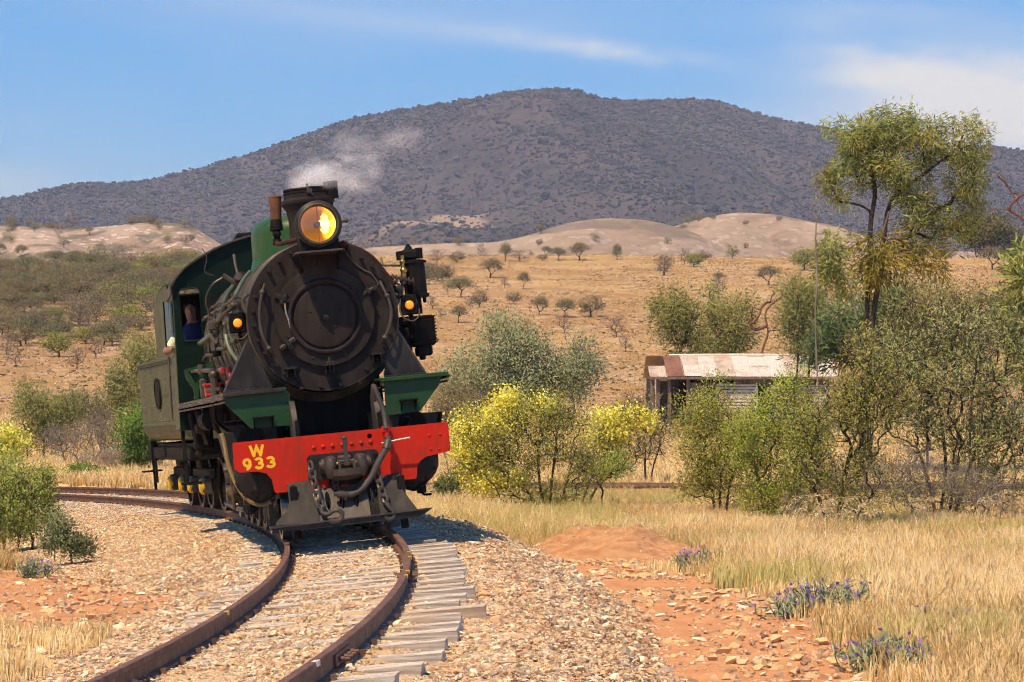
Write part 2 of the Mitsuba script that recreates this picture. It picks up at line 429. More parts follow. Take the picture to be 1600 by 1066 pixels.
scene['rocky_slope'] = bumped(dict(type='principled', base_color=rgbt(rock_col), roughness=0.95, specular=0.15), lambda p, n, uv: FB(p.x / 1.8, p.y / 2.4, p.z / 1.5, 4), 1.1, 0.2)
scene['pale_slope'] = bumped(dict(type='principled', base_color=rgbt(pale_col), roughness=0.95, specular=0.15), lambda p, n, uv: FB(p.x / 5, p.y / 6, p.z / 4, 4), 2.0, 0.4)
R1 = hill_mesh([-2500, -1200, -500, -200, -60, 0, 60, 110, 160, 240, 290, 330, 370, 420, 520, 640, 900],
               [560, 470, 385, 362, 352, 352, 355, 357, 354, 347, 351, 372, 396, 412, 440, 500, 560], 640, 440, 900, 8, 260, 110, 24, 8, -0.6, 0.03, 1.35)
put('rocky_hill', grid_mesh(*R1), 'rocky_slope', smooth=True, kind='structure', label='pink stony hill rising left of the locomotive')
R2 = hill_mesh([200, 380, 480, 560, 640, 700, 760, 820, 860, 900, 950, 1000, 1040, 1090, 1140, 1250, 1500], [520, 430, 396, 388, 383, 380, 379, 369, 356, 346, 341, 343, 350, 366, 392, 430, 520], 820, 560, 1100, 6, 240, 100, 40, 9, -0.16, 0.19, 1.35)
put('pale_hill', grid_mesh(*R2), 'pale_slope', smooth=True, kind='structure', label='pale stony hill right of the headlamp')
R3 = hill_mesh([800, 900, 980, 1040, 1075, 1110, 1160, 1200, 1260, 1310, 1345, 1400, 1480, 1560, 1700, 2400, 3400], [520, 440, 390, 358, 347, 338, 332, 334, 344, 354, 366, 382, 392, 394, 402, 420, 520], 950, 640, 1250, 6, 240, 100, 44, 10, 0.0, 0.62, 1.35)
put('pale_hill', grid_mesh(*R3), 'pale_slope', smooth=True, kind='structure', label='pale stony hill behind the tall gum tree')

# ------------------------------------------------------------------ railway bed, sleepers and rails
ss_, ee_ = np.meshgrid(np.arange(-38, 47, 0.17), np.linspace(-5.2, 4.4, 72))
bx, by = from_se(ss_, ee_)
bw = ballast_edge(ss_, ee_, bx, by)
bz = ballast_z(bx, by) * bw + (ground_natural(bx, by) - 0.14) * (1 - bw)


def ballast_col(p, n, uv):
    d1, d2, w = mikit.voronoi(p.x * 17, p.y * 17)
    a = FB(p.x * 1.2, p.y * 1.2, 0, 3)
    c = MIX((0.58, 0.45, 0.28), (0.48, 0.34, 0.19), w)
    return MIX(c, (0.54, 0.36, 0.21), SS(.4, .7, a) * .5)


scene['ballast_bed'] = bumped(dict(type='principled', base_color=rgbt(ballast_col), roughness=0.95, specular=0.15), lambda p, n, uv: 1 - mikit.voronoi(p.x * 17, p.y * 17)[0], 0.03, 4e-3)
put('ballast', grid_mesh(bx, by, bz, bw > 0.02), 'ballast_bed', smooth=True, kind='structure', label='pinkish tan stone ballast spread wide on both sides of the track')


def wood_col(p, n, uv):
    w = FB(p.x * 2.2, p.y * 60, p.z * 60, 4); b = FB(p.x * 1.5, p.y * 3, p.z * 3, 3)
    c = MIX((0.54, 0.49, 0.42), (0.27, 0.235, 0.20), SS(.3, .75, w))
    return MIX(c, (0.42, 0.30, 0.20), SS(.45, .75, b) * .6)


scene['sleeper_wood'] = bumped(dict(type='principled', base_color=rgbt(wood_col), roughness=0.85, specular=0.2), lambda p, n, uv: FB(p.x * 2.2, p.y * 60, p.z * 60, 3), 0.006, 2e-3)
track = thing('railway_track', 'curved narrow gauge railway track of rusty rails on grey timber sleepers', 'railway track')


def at_track(v, s):
    """v in (across, along back, up from the rail top) at arc s"""
    t = TH0 + s / RAD
    ct, st = math.cos(t), math.sin(t); cc, sc = math.cos(CANT), math.sin(CANT)
    sl = -GR + 2 * CLO * s
    a, b, c = v[:, 0] * cc - v[:, 2] * sc, v[:, 1], v[:, 2] * cc + v[:, 0] * sc
    x0, y0 = from_se(s, 0)
    return np.stack([x0 + a * ct - b * st, y0 + a * st + b * ct, ztrack(s) + c + b * sl], 1)


srng = np.random.default_rng(21)
s = -31.0
SLEEP_S = []
while s < 44:
    SLEEP_S.append(s); s += 0.60 + srng.normal() * 0.035
for s in SLEEP_S:
    L0, L1 = -1.06 + srng.normal() * .04, 1.08 + srng.normal() * .06
    w, hh = .115 + srng.normal() * .008, .13
    m = trimesh.creation.box((L1 - L0, 2 * w, hh)); m = m.subdivide().subdivide() if s < -8 else m
    v, f = vf(m); v[:, 0] += (L0 + L1) / 2; v[:, 2] += -.135 - hh / 2
    v += (meshkit.noise(v * np.array([5, 14, 14]) + s * 13, 3)[:, None] - .5) * np.array([.03, .022, .016])
    yaw = srng.normal() * .02
    v = np.stack([v[:, 0] - v[:, 1] * yaw, v[:, 1] + v[:, 0] * yaw, v[:, 2] + srng.normal() * .007], 1)
    put('sleeper', (v, f), 'sleeper_wood', track, M=lambda q, s=s: at_track(q, s))
RP = np.array([(-.0325, -.004), (-.028, 0), (.028, 0), (.0325, -.004), (.0325, -.03), (.008, -.04), (.007, -.108), (.05, -.118), (.052, -.127), (-.052, -.127), (-.05, -.118), (-.007, -.108), (-.008, -.04), (-.0325, -.03)])
RP = RP * [.84, 1]
for sd, nm in ((-1, 'inner rail, nearest the left edge of the photo'), (1, 'outer rail, with a bolted joint in the foreground')):
    sv = np.arange(-33, 45, 0.4); ring = []
    for s in sv: ring.append(at_track(np.stack([RP[:, 0] + sd * .565, RP[:, 0] * 0, RP[:, 1]], 1), s))
    k = len(RP); v = np.vstack(ring); i = np.arange(k); j = (i + 1) % k
    f = np.vstack([np.stack([q * k + i, q * k + j, (q + 1) * k + j, (q + 1) * k + i], 1) for q in range(len(sv) - 1)])
    put('rail', (v, f), 'rail_rust', track, smooth=35, label='rusty ' + nm)
spk = []
for s in SLEEP_S:
    for sd in (-1, 1):
        for q in (-.062, .062):
            spk.append((at_track(box(sd * .565 + q - .014, sd * .565 + q + .014, -.02 - q, .02 - q, -.13, -.098)[0], s), box(0, 1, 0, 1, 0, 1)[1]))
put('spike', join(spk), 'rail_rust', track, kind='stuff')
for sj, sd in ((-21.35, 1), (-14.55, 1)):
    for q in (-1, 1):
        b = box(sd * .565 + q * .012 - .009, sd * .565 + q * .012 + .012, -.30, .30, -.105, -.038, .003)
        fp = put('fishplate', b, 'rail_rust', track, M=lambda v, s=sj: at_track(v, s))
        for k in (-.21, -.07, .07, .21):
            put('bolt', join([cyl((sd * .565 + q * .02, k, -.072), (sd * .565 + q * .058, k, -.072), .017, n=6), cyl((sd * .565 + q * .05, k, -.072), (sd * .565 + q * .085, k, -.072), .010, n=8)]), 'rail_rust', fp, M=lambda v, s=sj: at_track(v, s))
for s, sd, col, ln in ((-22.35, 1, 'white_paint', .16), (-15.2, 1, 'yellow_paint', .10), (-15.75, 1, 'yellow_paint', .12), (-13.2, 1, 'yellow_paint', .14), (-17.9, -1, 'yellow_paint', .12), (-12.4, 1, 'yellow_paint', .1)):
    put('paint_mark', box(sd * .565 + .004, sd * .565 + .0345, -ln * .3, ln * .3, -.026, .0015), col, track, M=lambda v, s=s: at_track(v, s))

# a second line farther off, half hidden in the grass on the right
trk2 = thing('siding_track', 'low dark rail line half buried in dry grass beyond the yellow wattle', 'railway track')
for q in (0, 1):
    xs = np.linspace(-4.5, 17, 60); yy = 57 + q * 1.1 + 0.0 * xs
    zz = ground_z(xs, yy) + .16
    put('rail', tube(np.stack([xs, yy, zz], 1), .055, 6), 'rail_rust', trk2, smooth=True)
m = thing('soil_heap', 'heap of loose orange red soil beside the ballast on the right', 'soil heap')
gx, gy = np.meshgrid(np.linspace(-1, 1, 110), np.linspace(-1, 1, 70))
rr = np.hypot(gx, gy)
hx, hy = 1.22 + gx * 1.5, 31.2 + gy * 1.7
hz = ground_z(hx, hy) - .05 + .36 * np.exp(-(rr * 1.45) ** 2.2) * (1 + 1.1 * n3(hx, hy, 1.3, 31)) + .16 * n3(hx, hy, 4, 32) * np.exp(-(rr * 1.2) ** 4) + .09 * n3(hx, hy, 12, 33) * np.exp(-(rr * 1.3) ** 4)


def heap_col(p, n, uv):
    b = FB(p.x * 7, p.y * 7, p.z * 9, 4)
    return MIX((0.49, 0.275, 0.138), (0.40, 0.195, 0.092), SS(.3, .7, b))


scene['heap_soil'] = bumped(dict(type='principled', base_color=rgbt(heap_col), roughness=0.95, specular=0.15), lambda p, n, uv: FB(p.x * 22, p.y * 22, p.z * 22, 3), 0.02, 4e-3)
put('mound', grid_mesh(hx, hy, hz, rr < 1.0), 'heap_soil', m, smooth=True)
# ------------------------------------------------------------------ the locomotive: a = to the right, b = back from the buffer beam, c = up from the rail
ENG_O = np.array([-1.68997133, 26.41769198, 0.14468576])
ENG_M = np.array([[0.98137954, -0.16502017, -0.09829819], [0.16601303, 0.98612163, 0.00195155], [0.09661193, -0.01823399, 0.99515509]])
EM = lambda v: ENG_O + np.asarray(v) @ ENG_M.T
eng = thing('steam_locomotive', 'black and green steam locomotive with a lit amber headlamp and red buffer beam', 'steam locomotive')


def E(name, mesh, mat, parent=None, smooth=30, **k):
    return put(name, mesh, mat, parent or eng, smooth=smooth, M=EM, **k)


def rivet(a, b, c, r=.018, n=8):
    return lathe([(r, 0), (r * .9, -r * .45), (r * .5, -r * .75), (0.001, -r * .85)], (a, b, c), 'y', n)


def bolt(a, b, c, r=.02, h=.03, ax='y', dirn=-1):
    p1 = {'y': (a, b + dirn * h, c), 'x': (a + dirn * h, b, c), 'z': (a, b, c + dirn * h)}[ax]
    return cyl((a, b, c), p1, r, n=6)


# buffer beam
bp = Polygon([(-1.14, 1.113), (1.14, 1.108), (1.14, .80), (.981, .778), (.872, .765), (.80, .72), (.768, .66), (.752, .545), (-.748, .545), (-.768, .69), (-.82, .76), (-.908, .788), (-1.10, .797), (-1.148, .84)])
beam_poly = rounded(bp, .02).difference(Point(.298, 1.042).buffer(.026))
beam = E('buffer_beam', prism(beam_poly, 0, .035), 'beam_red', label='red buffer beam with yellow lettering W 933')


from shapely.geometry import LineString
from shapely.ops import unary_union
arc_ = lambda cx, cy, r, a0, a1, ry=None: [(cx + r * math.cos(t * D2R), cy + (ry or r) * math.sin(t * D2R)) for t in np.linspace(a0, a1, 22)]
GLYPH = {'W': [[(.0, 1.0), (.24, .0), (.5, .82), (.76, .0), (1.0, 1.0)]],
         '3': [arc_(.46, .72, .36, 160, -80, .25) + arc_(.46, .29, .42, 75, -165, .27)],
         '9': [arc_(.47, .66, .36, 0, 360, .32), [(.83, .66)] + arc_(.40, .5, .43, 10, -100, .46)]}


def letters(ch, a, c, w, h, th=.030):
    g = unary_union([LineString([(a + x * w, c + z * h) for x, z in ln]).buffer(th / 2, cap_style=2, join_style=2 if ch == 'W' else 1, mitre_limit=2) for ln in GLYPH[ch]])
    g = g.intersection(sbox(a - .1, c - .012, a + w + .1, c + h + .012))
    return prism(g, -.004, -.001)


E('number_lettering', letters('W', -.965, .955, .135, .112), 'letter_yellow', beam, smooth=False, label='yellow letter W')
for tx_, a_ in (('9', -1.052), ('3', -.928), ('3', -.806)):
    E('number_lettering', letters(tx_, a_, .822, .088, .104), 'letter_yellow', beam, smooth=False, label='yellow figure ' + tx_)
for i in range(7): E('rivet', rivet(-.302 + .1003 * i, 0, .980, .024, 10), 'beam_red', beam)
for a, c in ((.929, .986), (1.047, .985), (1.019, .83), (.93, .84)): E('rivet', rivet(a, 0, c, .016), 'beam_red', beam)
E('deck_plate', join([box(-1.12, 1.12, .036, .62, 1.085, 1.10), box(-.74, .74, .04, .09, .55, 1.08), box(-1.12, -.76, .04, .08, .86, 1.08), box(.76, 1.12, .04, .08, .86, 1.08)]), 'soot_black')
# coupler
cp = E('coupler_plate', prism(rounded([(-.385, .905), (.370, .898), (.362, .630), (-.393, .632)], .045), -.028, -.002), 'black_paint')
for a, c in ((-.34, .87), (-.12, .885), (.12, .88), (.325, .865), (-.34, .67), (.31, .67), (-.2, .87), (.22, .865)): E('bolt', bolt(a, -.028, c, .026, .03), 'black_paint', cp)
cpl = E('coupler', join([cyl((-.27, -.10, .775), (.27, -.10, .775), .055, n=16), cyl((-.25, -.10, .775), (-.20, -.10, .775), .078, n=16), cyl((.20, -.10, .775), (.25, -.10, .775), .078, n=16),
                         box(-.075, .075, -.14, -.03, .66, .87, .02)]), 'worn_steel')
jaw = lathe([(.02, -.13), (.075, -.12), (.115, -.05), (.125, .03), (.10, .09), (.03, .115)], (0, 0, 0), 'z', 20)
for sgn in (-1, 1):
    v = jaw[0] * [.62, 1, 1.0]; E('jaw', (v + [sgn * .155, -.17, .765], jaw[1]), 'worn_steel', cpl)
E('jaw_cup', lathe([(.20, .0), (.19, -.07), (.13, -.115), (.02, -.13)], (0, -.15, .735), 'z', 24), 'worn_steel', cpl)
E('link_frame', join([box(-.09, .09, -.33, -.30, .685, .72, .008), box(-.09, .09, -.33, -.30, .795, .825, .008), box(-.09, -.06, -.33, -.30, .685, .825, .008), box(.06, .09, -.33, -.30, .685, .825, .008)]), 'worn_steel', cpl)
E('pin', cyl((-.12, -.24, .79), (.13, -.24, .79), .022, n=12), 'brass', cpl)
E('uncoupling_bar', join([box(-.028, .018, -.36, -.325, .76, 1.045, .008), ball((-.005, -.34, 1.05), .03)]), 'worn_steel', cpl)
E('draw_pocket', box(-.18, .18, -.06, -.03, .56, .64, .01), 'soot_black', cpl)
E('pin_stop', box(-.05, .03, -.06, -.03, .50, .575, .006), 'beam_red', cpl)
# brake hose with its standpipe
E('brake_pipe', pipe([(.395, .12, 1.40), (.396, .06, 1.565), (.43, .03, 1.45), (.465, .0, 1.32), (.472, -.03, 1.2), (.470, -.06, 1.10)], .027), 'worn_steel')
E('pipe_bracket', join([box(.425, .515, -.06, -.004, 1.06, 1.13, .01), box(.45, .495, -.09, -.0, .995, 1.06, .008)]), 'beam_red')
E('brake_tap', join([cyl((.40, -.13, .955), (.70, -.15, .985), .010, n=8), ball((.47, -.12, .96), .042)]), 'bright_steel')
hose = E('brake_hose', pipe([(.474, -.11, 1.02), (.48, -.13, .94), (.435, -.15, .885), (.37, -.17, .80), (.30, -.19, .69), (.235, -.21, .60), (.14, -.22, .51), (.05, -.23, .465), (-.02, -.25, .455)], .034, 12), 'rubber')
E('coupling_end', join([cyl((-.02, -.25, .455), (-.12, -.26, .475), .042, n=12), box(-.16, -.05, -.29, -.23, .455, .50, .01), cyl((.47, -.12, .97), (.44, -.15, .89), .045, n=12)]), 'worn_steel', hose)


def chain(name, pts, link=.085, r=.017):
    ch = thing_part(name); p = np.asarray(pts, float)
    seg = np.r_[0, np.cumsum(np.linalg.norm(np.diff(p, axis=0), axis=1))]; n = int(seg[-1] / link)
    for i in range(n):
        q = np.array([np.interp((i + .5) * link, seg, p[:, k]) for k in range(3)])
        q2 = np.array([np.interp((i + .9) * link, seg, p[:, k]) for k in range(3)]); t = q2 - q; t /= np.linalg.norm(t)
        u = np.cross(t, [0, 1, 0] if i % 2 else [.7, .7, 0]); u /= np.linalg.norm(u)
        a = np.linspace(0, 2 * np.pi, 14, endpoint=False)
        E('link', tube(q + np.cos(a)[:, None] * t * (link * .62) + np.sin(a)[:, None] * u * .032, r, 6, closed=True), 'worn_steel', ch)
    return ch


def thing_part(name): return key_for(name, eng)


ch = chain('safety_chain', [(-.365, -.12, .83), (-.355, -.16, .72), (-.345, -.20, .60), (-.325, -.27, .44), (-.30, -.30, .34)])
E('hook', pipe([(-.31, -.31, .36), (-.30, -.33, .30), (-.25, -.35, .285), (-.19, -.355, .315), (-.13, -.36, .31), (-.105, -.36, .26), (-.14, -.36, .21), (-.21, -.36, .205), (-.25, -.36, .225)], [.026] * 41, 10), 'worn_steel', ch)
ch = chain('safety_chain', [(.30, -.12, .72), (.315, -.16, .63), (.34, -.22, .50), (.365, -.28, .38), (.375, -.31, .32)])
E('hook', pipe([(.37, -.32, .33), (.40, -.335, .28), (.435, -.345, .235), (.42, -.35, .18), (.37, -.35, .165), (.335, -.35, .20)], [.026] * 26, 10), 'worn_steel', ch)
ch = chain('pin_chain', [(-.13, -.12, .66), (-.12, -.13, .58), (-.115, -.14, .48)], .045, .008)


# pilot: sheets raked forward towards the rail
def raked(poly, b, th=.018):
    v, f = prism(poly, b, b + th); v[:, 1] -= (.63 - v[:, 2]) * .62; return v, f


pil = thing_part('pilot')
E('side_plate', raked([(-.62, .63), (-.385, .645), (-.34, .30), (-.31, .212), (-.795, .222), (-.775, .26), (-.66, .35), (-.622, .45)], -.03), 'black_paint', pil)
E('side_plate', raked([(.345, .61), (.575, .625), (.565, .46), (.60, .40), (.685, .25), (.70, .212), (.30, .212), (.31, .45)], -.03), 'black_paint', pil)
cpoly = Polygon([(-.30, .52), (-.27, .58), (-.245, .52), (-.20, .54), (-.1, .535), (.02, .54), (.10, .56), (.17, .60), (.20, .54), (.20, .212), (-.33, .212)])
for a in (-.222, -.075, .072): cpoly = cpoly.difference(affinity.scale(Point(a, .415).buffer(.03), .9, 3.2))
E('centre_plate', raked(cpoly, -.045), 'worn_steel', pil)
cp2 = Polygon([(.205, .58), (.30, .60), (.31, .212), (.205, .212)]).difference(affinity.scale(Point(.245, .42).buffer(.024), .9, 3.2))
E('back_plate', raked(cp2, -.015), 'soot_black', pil)
for a, c in ((-.56, .59), (.505, .58)): E('bolt', bolt(a, -.05, c, .03, .03), 'black_paint', pil)
E('toe_bar', prism(Polygon([(-.855, .178), (-.84, .215), (.80, .228), (.845, .235), (.70, .155), (-.6, .150)]), -.36, -.20), 'black_paint', pil)
E('toe_lip', prism(Polygon([(-.86, .21), (-.50, .222), (-.2, .220), (.8, .242), (.8, .226), (-.86, .195)]), -.385, -.36), 'worn_steel', pil)
for sgn in (-1, 1): E('guard_iron', join([box(sgn * .565 - .04, sgn * .565 + .04, -.14, -.11, .045, .60, .006)]), 'soot_black', pil)

# frames, saddle and dark machinery between the wheels
fr_ = thing_part('frame')
for sgn in (-1, 1): E('frame_plate', box(sgn * .44 - .02, sgn * .44 + .02, .10, 9.6, .50, 1.28), 'soot_black', fr_)
E('saddle', prism_x([(1.35, 1.1), (2.5, 1.1), (2.5, 1.75), (1.35, 1.75)], -.62, .62), 'soot_black', fr_)
for q in (box(-.42, .42, .74, 1.0, .62, 1.05), box(-.42, .42, 3.0, 3.3, .55, 1.5), box(-.42, .42, 5.6, 5.9, .55, 1.5), box(-.7, .7, 6.6, 8.2, .75, 1.7)): E('stretcher', q, 'soot_black', fr_)
# wheels
def wheel(name, b, a, r, sp):
    w = thing_part(name); sg = 1 if a > 0 else -1
    E('tyre', lathe([(r * .86, -.06), (r, -.06), (r + .0, .045), (r + .028, .052), (r + .028, .075), (r * .86, .075), (r * .86, -.06)], (a, b, r), 'x', 40) if sg < 0 else
      lathe([(r * .86, .06), (r, .06), (r, -.045), (r + .028, -.052), (r + .028, -.075), (r * .86, -.075), (r * .86, .06)], (a, b, r), 'x', 40), 'bright_steel' if r < .45 else 'worn_steel', w)
    ms = [lathe([(.001, -.07), (r * .24, -.07), (r * .24, .07), (.001, .07)], (a, b, r), 'x', 20)]
    for k in range(sp):
        t = 2 * np.pi * k / sp; ms.append(cyl((a, b + math.cos(t) * r * .2, r + math.sin(t) * r * .2), (a, b + math.cos(t) * r * .88, r + math.sin(t) * r * .88), .030, .022, 6))
    if r > .5: ms.append(prism_x([(b - r * .5, r * .25), (b, r * .14), (b + r * .5, r * .25), (b + r * .62, r * .6), (b - r * .62, r * .6)], a - .04, a + .04))
    E('spokes', join(ms), 'soot_black', w)


for b in (1.15, 2.75):
    for sgn in (-1, 1): wheel('leading_wheel', b, sgn * .585, .36, 9)
for b in (3.75, 5.03, 6.31, 7.45):
    for sgn in (-1, 1): wheel('driving_wheel', b, sgn * .585, .585, 13)
for sgn in (-1, 1): wheel('trailing_wheel', 8.9, sgn * .585, .40, 9)
for sgn in (-1, 1):
    E('coupling_rod', join([box(sgn * .80 - .03, sgn * .80 + .03, 3.6, 7.6, .37, .47, .012)] + [cyl((sgn * .74, b, .42), (sgn * .87, b, .42), .10, n=16) for b in (3.75, 5.03, 6.31, 7.45)]), 'worn_steel')
    E('connecting_rod', join([tube([(sgn * .93, 3.0, .70), (sgn * .93, 5.03, .44)], [.05, .06], 8), cyl((sgn * .86, 5.03, .44), (sgn * 1.0, 5.03, .44), .12, n=16)]), 'worn_steel')
    E('slide_bars', join([box(sgn * .93 - .045, sgn * .93 + .045, 1.95, 3.25, .84, .90, .01), box(sgn * .93 - .045, sgn * .93 + .045, 1.95, 3.25, .54, .60, .01), box(sgn * .93 - .10, sgn * .93 + .10, 3.2, 3.3, .5, 1.35)]), 'worn_steel')
    E('crosshead', box(sgn * .93 - .08, sgn * .93 + .08, 2.75, 3.1, .58, .86, .02), 'worn_steel')
    E('valve_gear', join([pipe([(sgn * .98, 3.3, 1.25), (sgn * 1.0, 3.8, 1.15), (sgn * .95, 4.3, .95)], .035), box(sgn * .98 - .02, sgn * .98 + .02, 3.7, 3.82, .75, 1.45, .01), tube([(sgn * .98, 3.75, .85), (sgn * .90, 5.0, .62)], .03, 6), tube([(sgn * .95, 2.0, 1.1), (sgn * .95, 3.6, 1.12)], .028, 6)]), 'soot_black')
    for q in ([box(sgn * .70 - .03, sgn * .70 + .03, b - .03, b + .03, z0, z1, .004) for b, z0, z1 in ((1.6, .22, .5), (1.75, .14, .46), (1.9, .24, .5), (2.1, .12, .48), (2.3, .2, .5), (2.45, .16, .46), (3.2, .15, .5), (4.4, .14, .5), (5.7, .14, .5))] +
                             [prism_x([(1.5, .42), (2.5, .42), (2.3, .5), (2.0, .53), (1.7, .5)], sgn * .70 - .04, sgn * .70 + .04)]): E('spring_hanger', q, 'worn_steel')
# cylinders
for sgn in (-1, 1):
    pts = [(-1.20, 1.22), (-1.178, 1.12), (-1.14, .90), (-1.085, .70), (-1.01, .54), (-.93, .445), (-.84, .405), (-.74, .43), (-.64, .53), (-.60, .64), (-.60, 1.24)]
    poly = Polygon([(-sgn * x, z) for x, z in pts]) if sgn > 0 else Polygon(pts)
    cy = E('cylinder', prism(rounded(poly, .03), .93, 1.95), 'black_paint')
    edge = np.array([[x if sgn < 0 else -x, 0, z] for x, z in pts[:8]]) + [0, .925, 0]
    E('cladding_rim', tube(smoothpath(edge + np.array([[0, 0, 0], [.0, 0, 0], [-.02 * (sgn < 0), 0, 0], [-.025 * (sgn < 0), 0, 0], [-.025 * (sgn < 0), 0, 0], [-.015 * (sgn < 0), 0, 0], [0, 0, 0], [0, 0, 0]]), 4), .024, 6), 'grimy_yellow' if sgn < 0 else 'soot_black', cy)
    E('end_cover', lathe([(.001, -.05), (.20, -.05), (.24, -.03), (.27, .0), (.27, .05)], (sgn * .86, .93, .71), 'y', 32), 'black_paint', cy)
    for k in range(10):
        t = k * .628 + .2; E('bolt', bolt(sgn * .86 + .235 * math.cos(t), .91, .71 + .235 * math.sin(t), .018, .03), 'black_paint', cy)
    E('valve_chest', join([cyl((sgn * .88, .90, 1.12), (sgn * .88, 1.98, 1.12), .15, n=20), cyl((sgn * .88, .84, 1.12), (sgn * .88, .9, 1.12), .07, n=12)]), 'soot_black', cy)
    E('drain_cock', join([pipe([(sgn * .92, 1.02, .42), (sgn * .93, .98, .34), (sgn * 1.02, .96, .33)], .014), box(sgn * .92 - .05, sgn * .92 + .05, .98, 1.06, .35, .44, .01)]), 'soot_black', cy)
# front platform: green aprons, brackets, gussets, running boards
la = Polygon([(-1.155, 1.612), (-.50, 1.617), (-.468, 1.585), (-.462, 1.54), (-.478, 1.235), (-.905, 1.240), (-1.15, 1.52)])
ra = Polygon([(.56, 1.612), (1.19, 1.612), (1.155, 1.52), (.93, 1.262), (.92, 1.25), (.545, 1.235)])
for nm, pl, mm, sd in (('left apron', la, (-.885, -.66, 1.235, 1.36), -1), ('right apron', ra, (.70, .885, 1.372, 1.395), 1)):
    ap = E('apron', prism(rounded(pl, .02), .45, .47), 'apron_green', label='dark green ' + nm + ' plate with a small step')
    a0, a1, c0, c1 = mm
    E('step', join([box(a0, a1, .24, .448, c1 - .02, c1, .004), prism_x([(.449, c1 - .02), (.30, c1 - .02), (.449, c1 - .13)], a0 + .01, a0 + .02), prism_x([(.449, c1 - .02), (.30, c1 - .02), (.449, c1 - .13)], a1 - .02, a1 - .01)]), 'soot_black', ap)
    xs = np.linspace(-1.08, -.54, 6) if sd < 0 else np.linspace(.62, 1.12, 6)
    E('rivets', join([rivet(a, .45, 1.585, .011, 6) for a in xs] + [rivet(sd * .50, .45, c, .011, 6) for c in np.linspace(1.28, 1.54, 5)]), 'apron_green', ap, kind='stuff')
for sd, a1, a2 in ((-1, 1.17, 1.385), (1, 1.25, 1.36)):
    q = np.array([[sd * .50, .40], [sd * a1, .40], [sd * (a1 + .03), 3], [sd * a2, 8.0], [sd * .60, 8.0]])
    m = trimesh.creation.extrude_polygon(Polygon(q), .028, engine='earcut'); v, f = vf(m); v[:, 2] += 1.617
    rb = E('running_board', (v, f), 'lagging' if sd < 0 else 'apron_green')
    bb = np.linspace(.40, 8.0, 40); aa = np.interp(bb, [.4, 3, 8], [a1, a1 + .03, a2]) * sd
    E('valance', join([np_strip for np_strip in [tube(np.stack([aa, bb, bb * 0 + 1.60 - .012 * (meshkit.noise(np.stack([bb * 3, bb * 0, bb * 0], 1), 4))], 1), .020, 6), tube(np.stack([aa - sd * .01, bb, bb * 0 + 1.545], 1), .012, 5)]]), 'lagging' if sd < 0 else 'apron_green', rb)
    E('front_flange', box(min(sd * .52, sd * (a1 + .0)), max(sd * .52, sd * (a1 + .0)), .375, .40, 1.60, 1.645, .006), 'black_paint' if sd < 0 else 'apron_green', rb)
    for k in range(9): E('hanger', join([box(sd * 1.10 - .012, sd * 1.10 + .012, 2.2 + k * .65, 2.25 + k * .65, 1.30, 1.60), box(sd * .7, sd * 1.1, 2.2 + k * .65, 2.25 + k * .65, 1.29, 1.33)]), 'soot_black', rb)
for sd, aa in ((-1, -.455), (1, .435)):
    o = [(.18 + .28 * (1 - math.cos(t)), 1.11 + .385 * math.sin(t)) for t in np.linspace(0, 1.45, 12)]
    E('platform_bracket', prism_x(o + [(.60, 1.49), (.60, 1.11)], aa - .028, aa + .028), 'worn_steel')
for sd, pg in ((-1, [(-1.13, 1.65), (-.84, 2.17), (-.80, 2.17), (-.62, 1.70), (-.62, 1.65)]), (1, [(1.07, 1.65), (.80, 2.17), (.72, 2.17), (.62, 1.70), (.62, 1.65)])):
    gs = E('gusset', prism(pg, .88, .90), 'black_paint')
    E('edge_flange', tube([(pg[0][0], .89, pg[0][1]), (pg[1][0], .89, pg[1][1])], .017, 8), 'worn_steel', gs)
    E('foot_angle', join([box(min(pg[0][0], pg[-1][0]), max(pg[0][0], pg[-1][0]), .80, .88, 1.648, 1.668, .004)] + [bolt(a, .84, 1.668, .016, .02, 'z', 1) for a in np.linspace(pg[0][0] * .96, pg[-1][0], 7)]), 'black_paint', gs)

# smokebox and its front
SBC = (0.012, 0, 2.387)
sb = E('smokebox', lathe([(.79, .868), (.815, .872), (.823, .885), (.823, .94), (.808, .945), (.808, 2.9)], SBC, 'y', 96), 'lagging')
fp = E('front_plate', lathe([(.001, .862), (.79, .862), (.806, .866), (.815, .875), (.815, .885)], SBC, 'y', 96), 'smokebox_black', sb, label='flat dark smokebox front')
E('rim', torus((SBC[0], .872, SBC[2]), .815, .011, n=96), 'black_paint', sb)
for k in range(30):
    t = 2 * np.pi * (k + .3) / 30
    if -1.95 < t - 2 * np.pi < -1.1 or (t > 4.3 and t < 5.2): continue
    ca, sa = math.cos(t), math.sin(t)
    if sa > .93: continue
    p = np.array([SBC[0] + .755 * ca, .862, SBC[2] + .755 * sa])
    E('clamp_stud', cyl(p, p + [0, -.075, 0], .023, .018, 7), 'smokebox_black', sb)
for a in np.linspace(-.30, .34, 4): E('clamp_stud', cyl((a, .862, SBC[2] - .765), (a, .79, SBC[2] - .765), .024, .02, 8), 'smokebox_black', sb)
door = E('smokebox_door', lathe([(.545, .862), (.545, .815), (.535, .803), (.415, .795), (.41, .77), (.398, .755), (.380, .752), (.368, .765), (.365, .79), (.350, .80), (.335, .775), (.30, .765), (.15, .752), (.001, .748)], (.03, 0, 2.372), 'y', 72), 'smokebox_black')
for k in range(8):
    t = k * .785 + .4; E('bolt', lathe([(.017, 0), (.015, -.016), (.001, -.022)], (.03 + .47 * math.cos(t), .80, 2.372 + .47 * math.sin(t)), 'y', 8), 'smokebox_black', door)
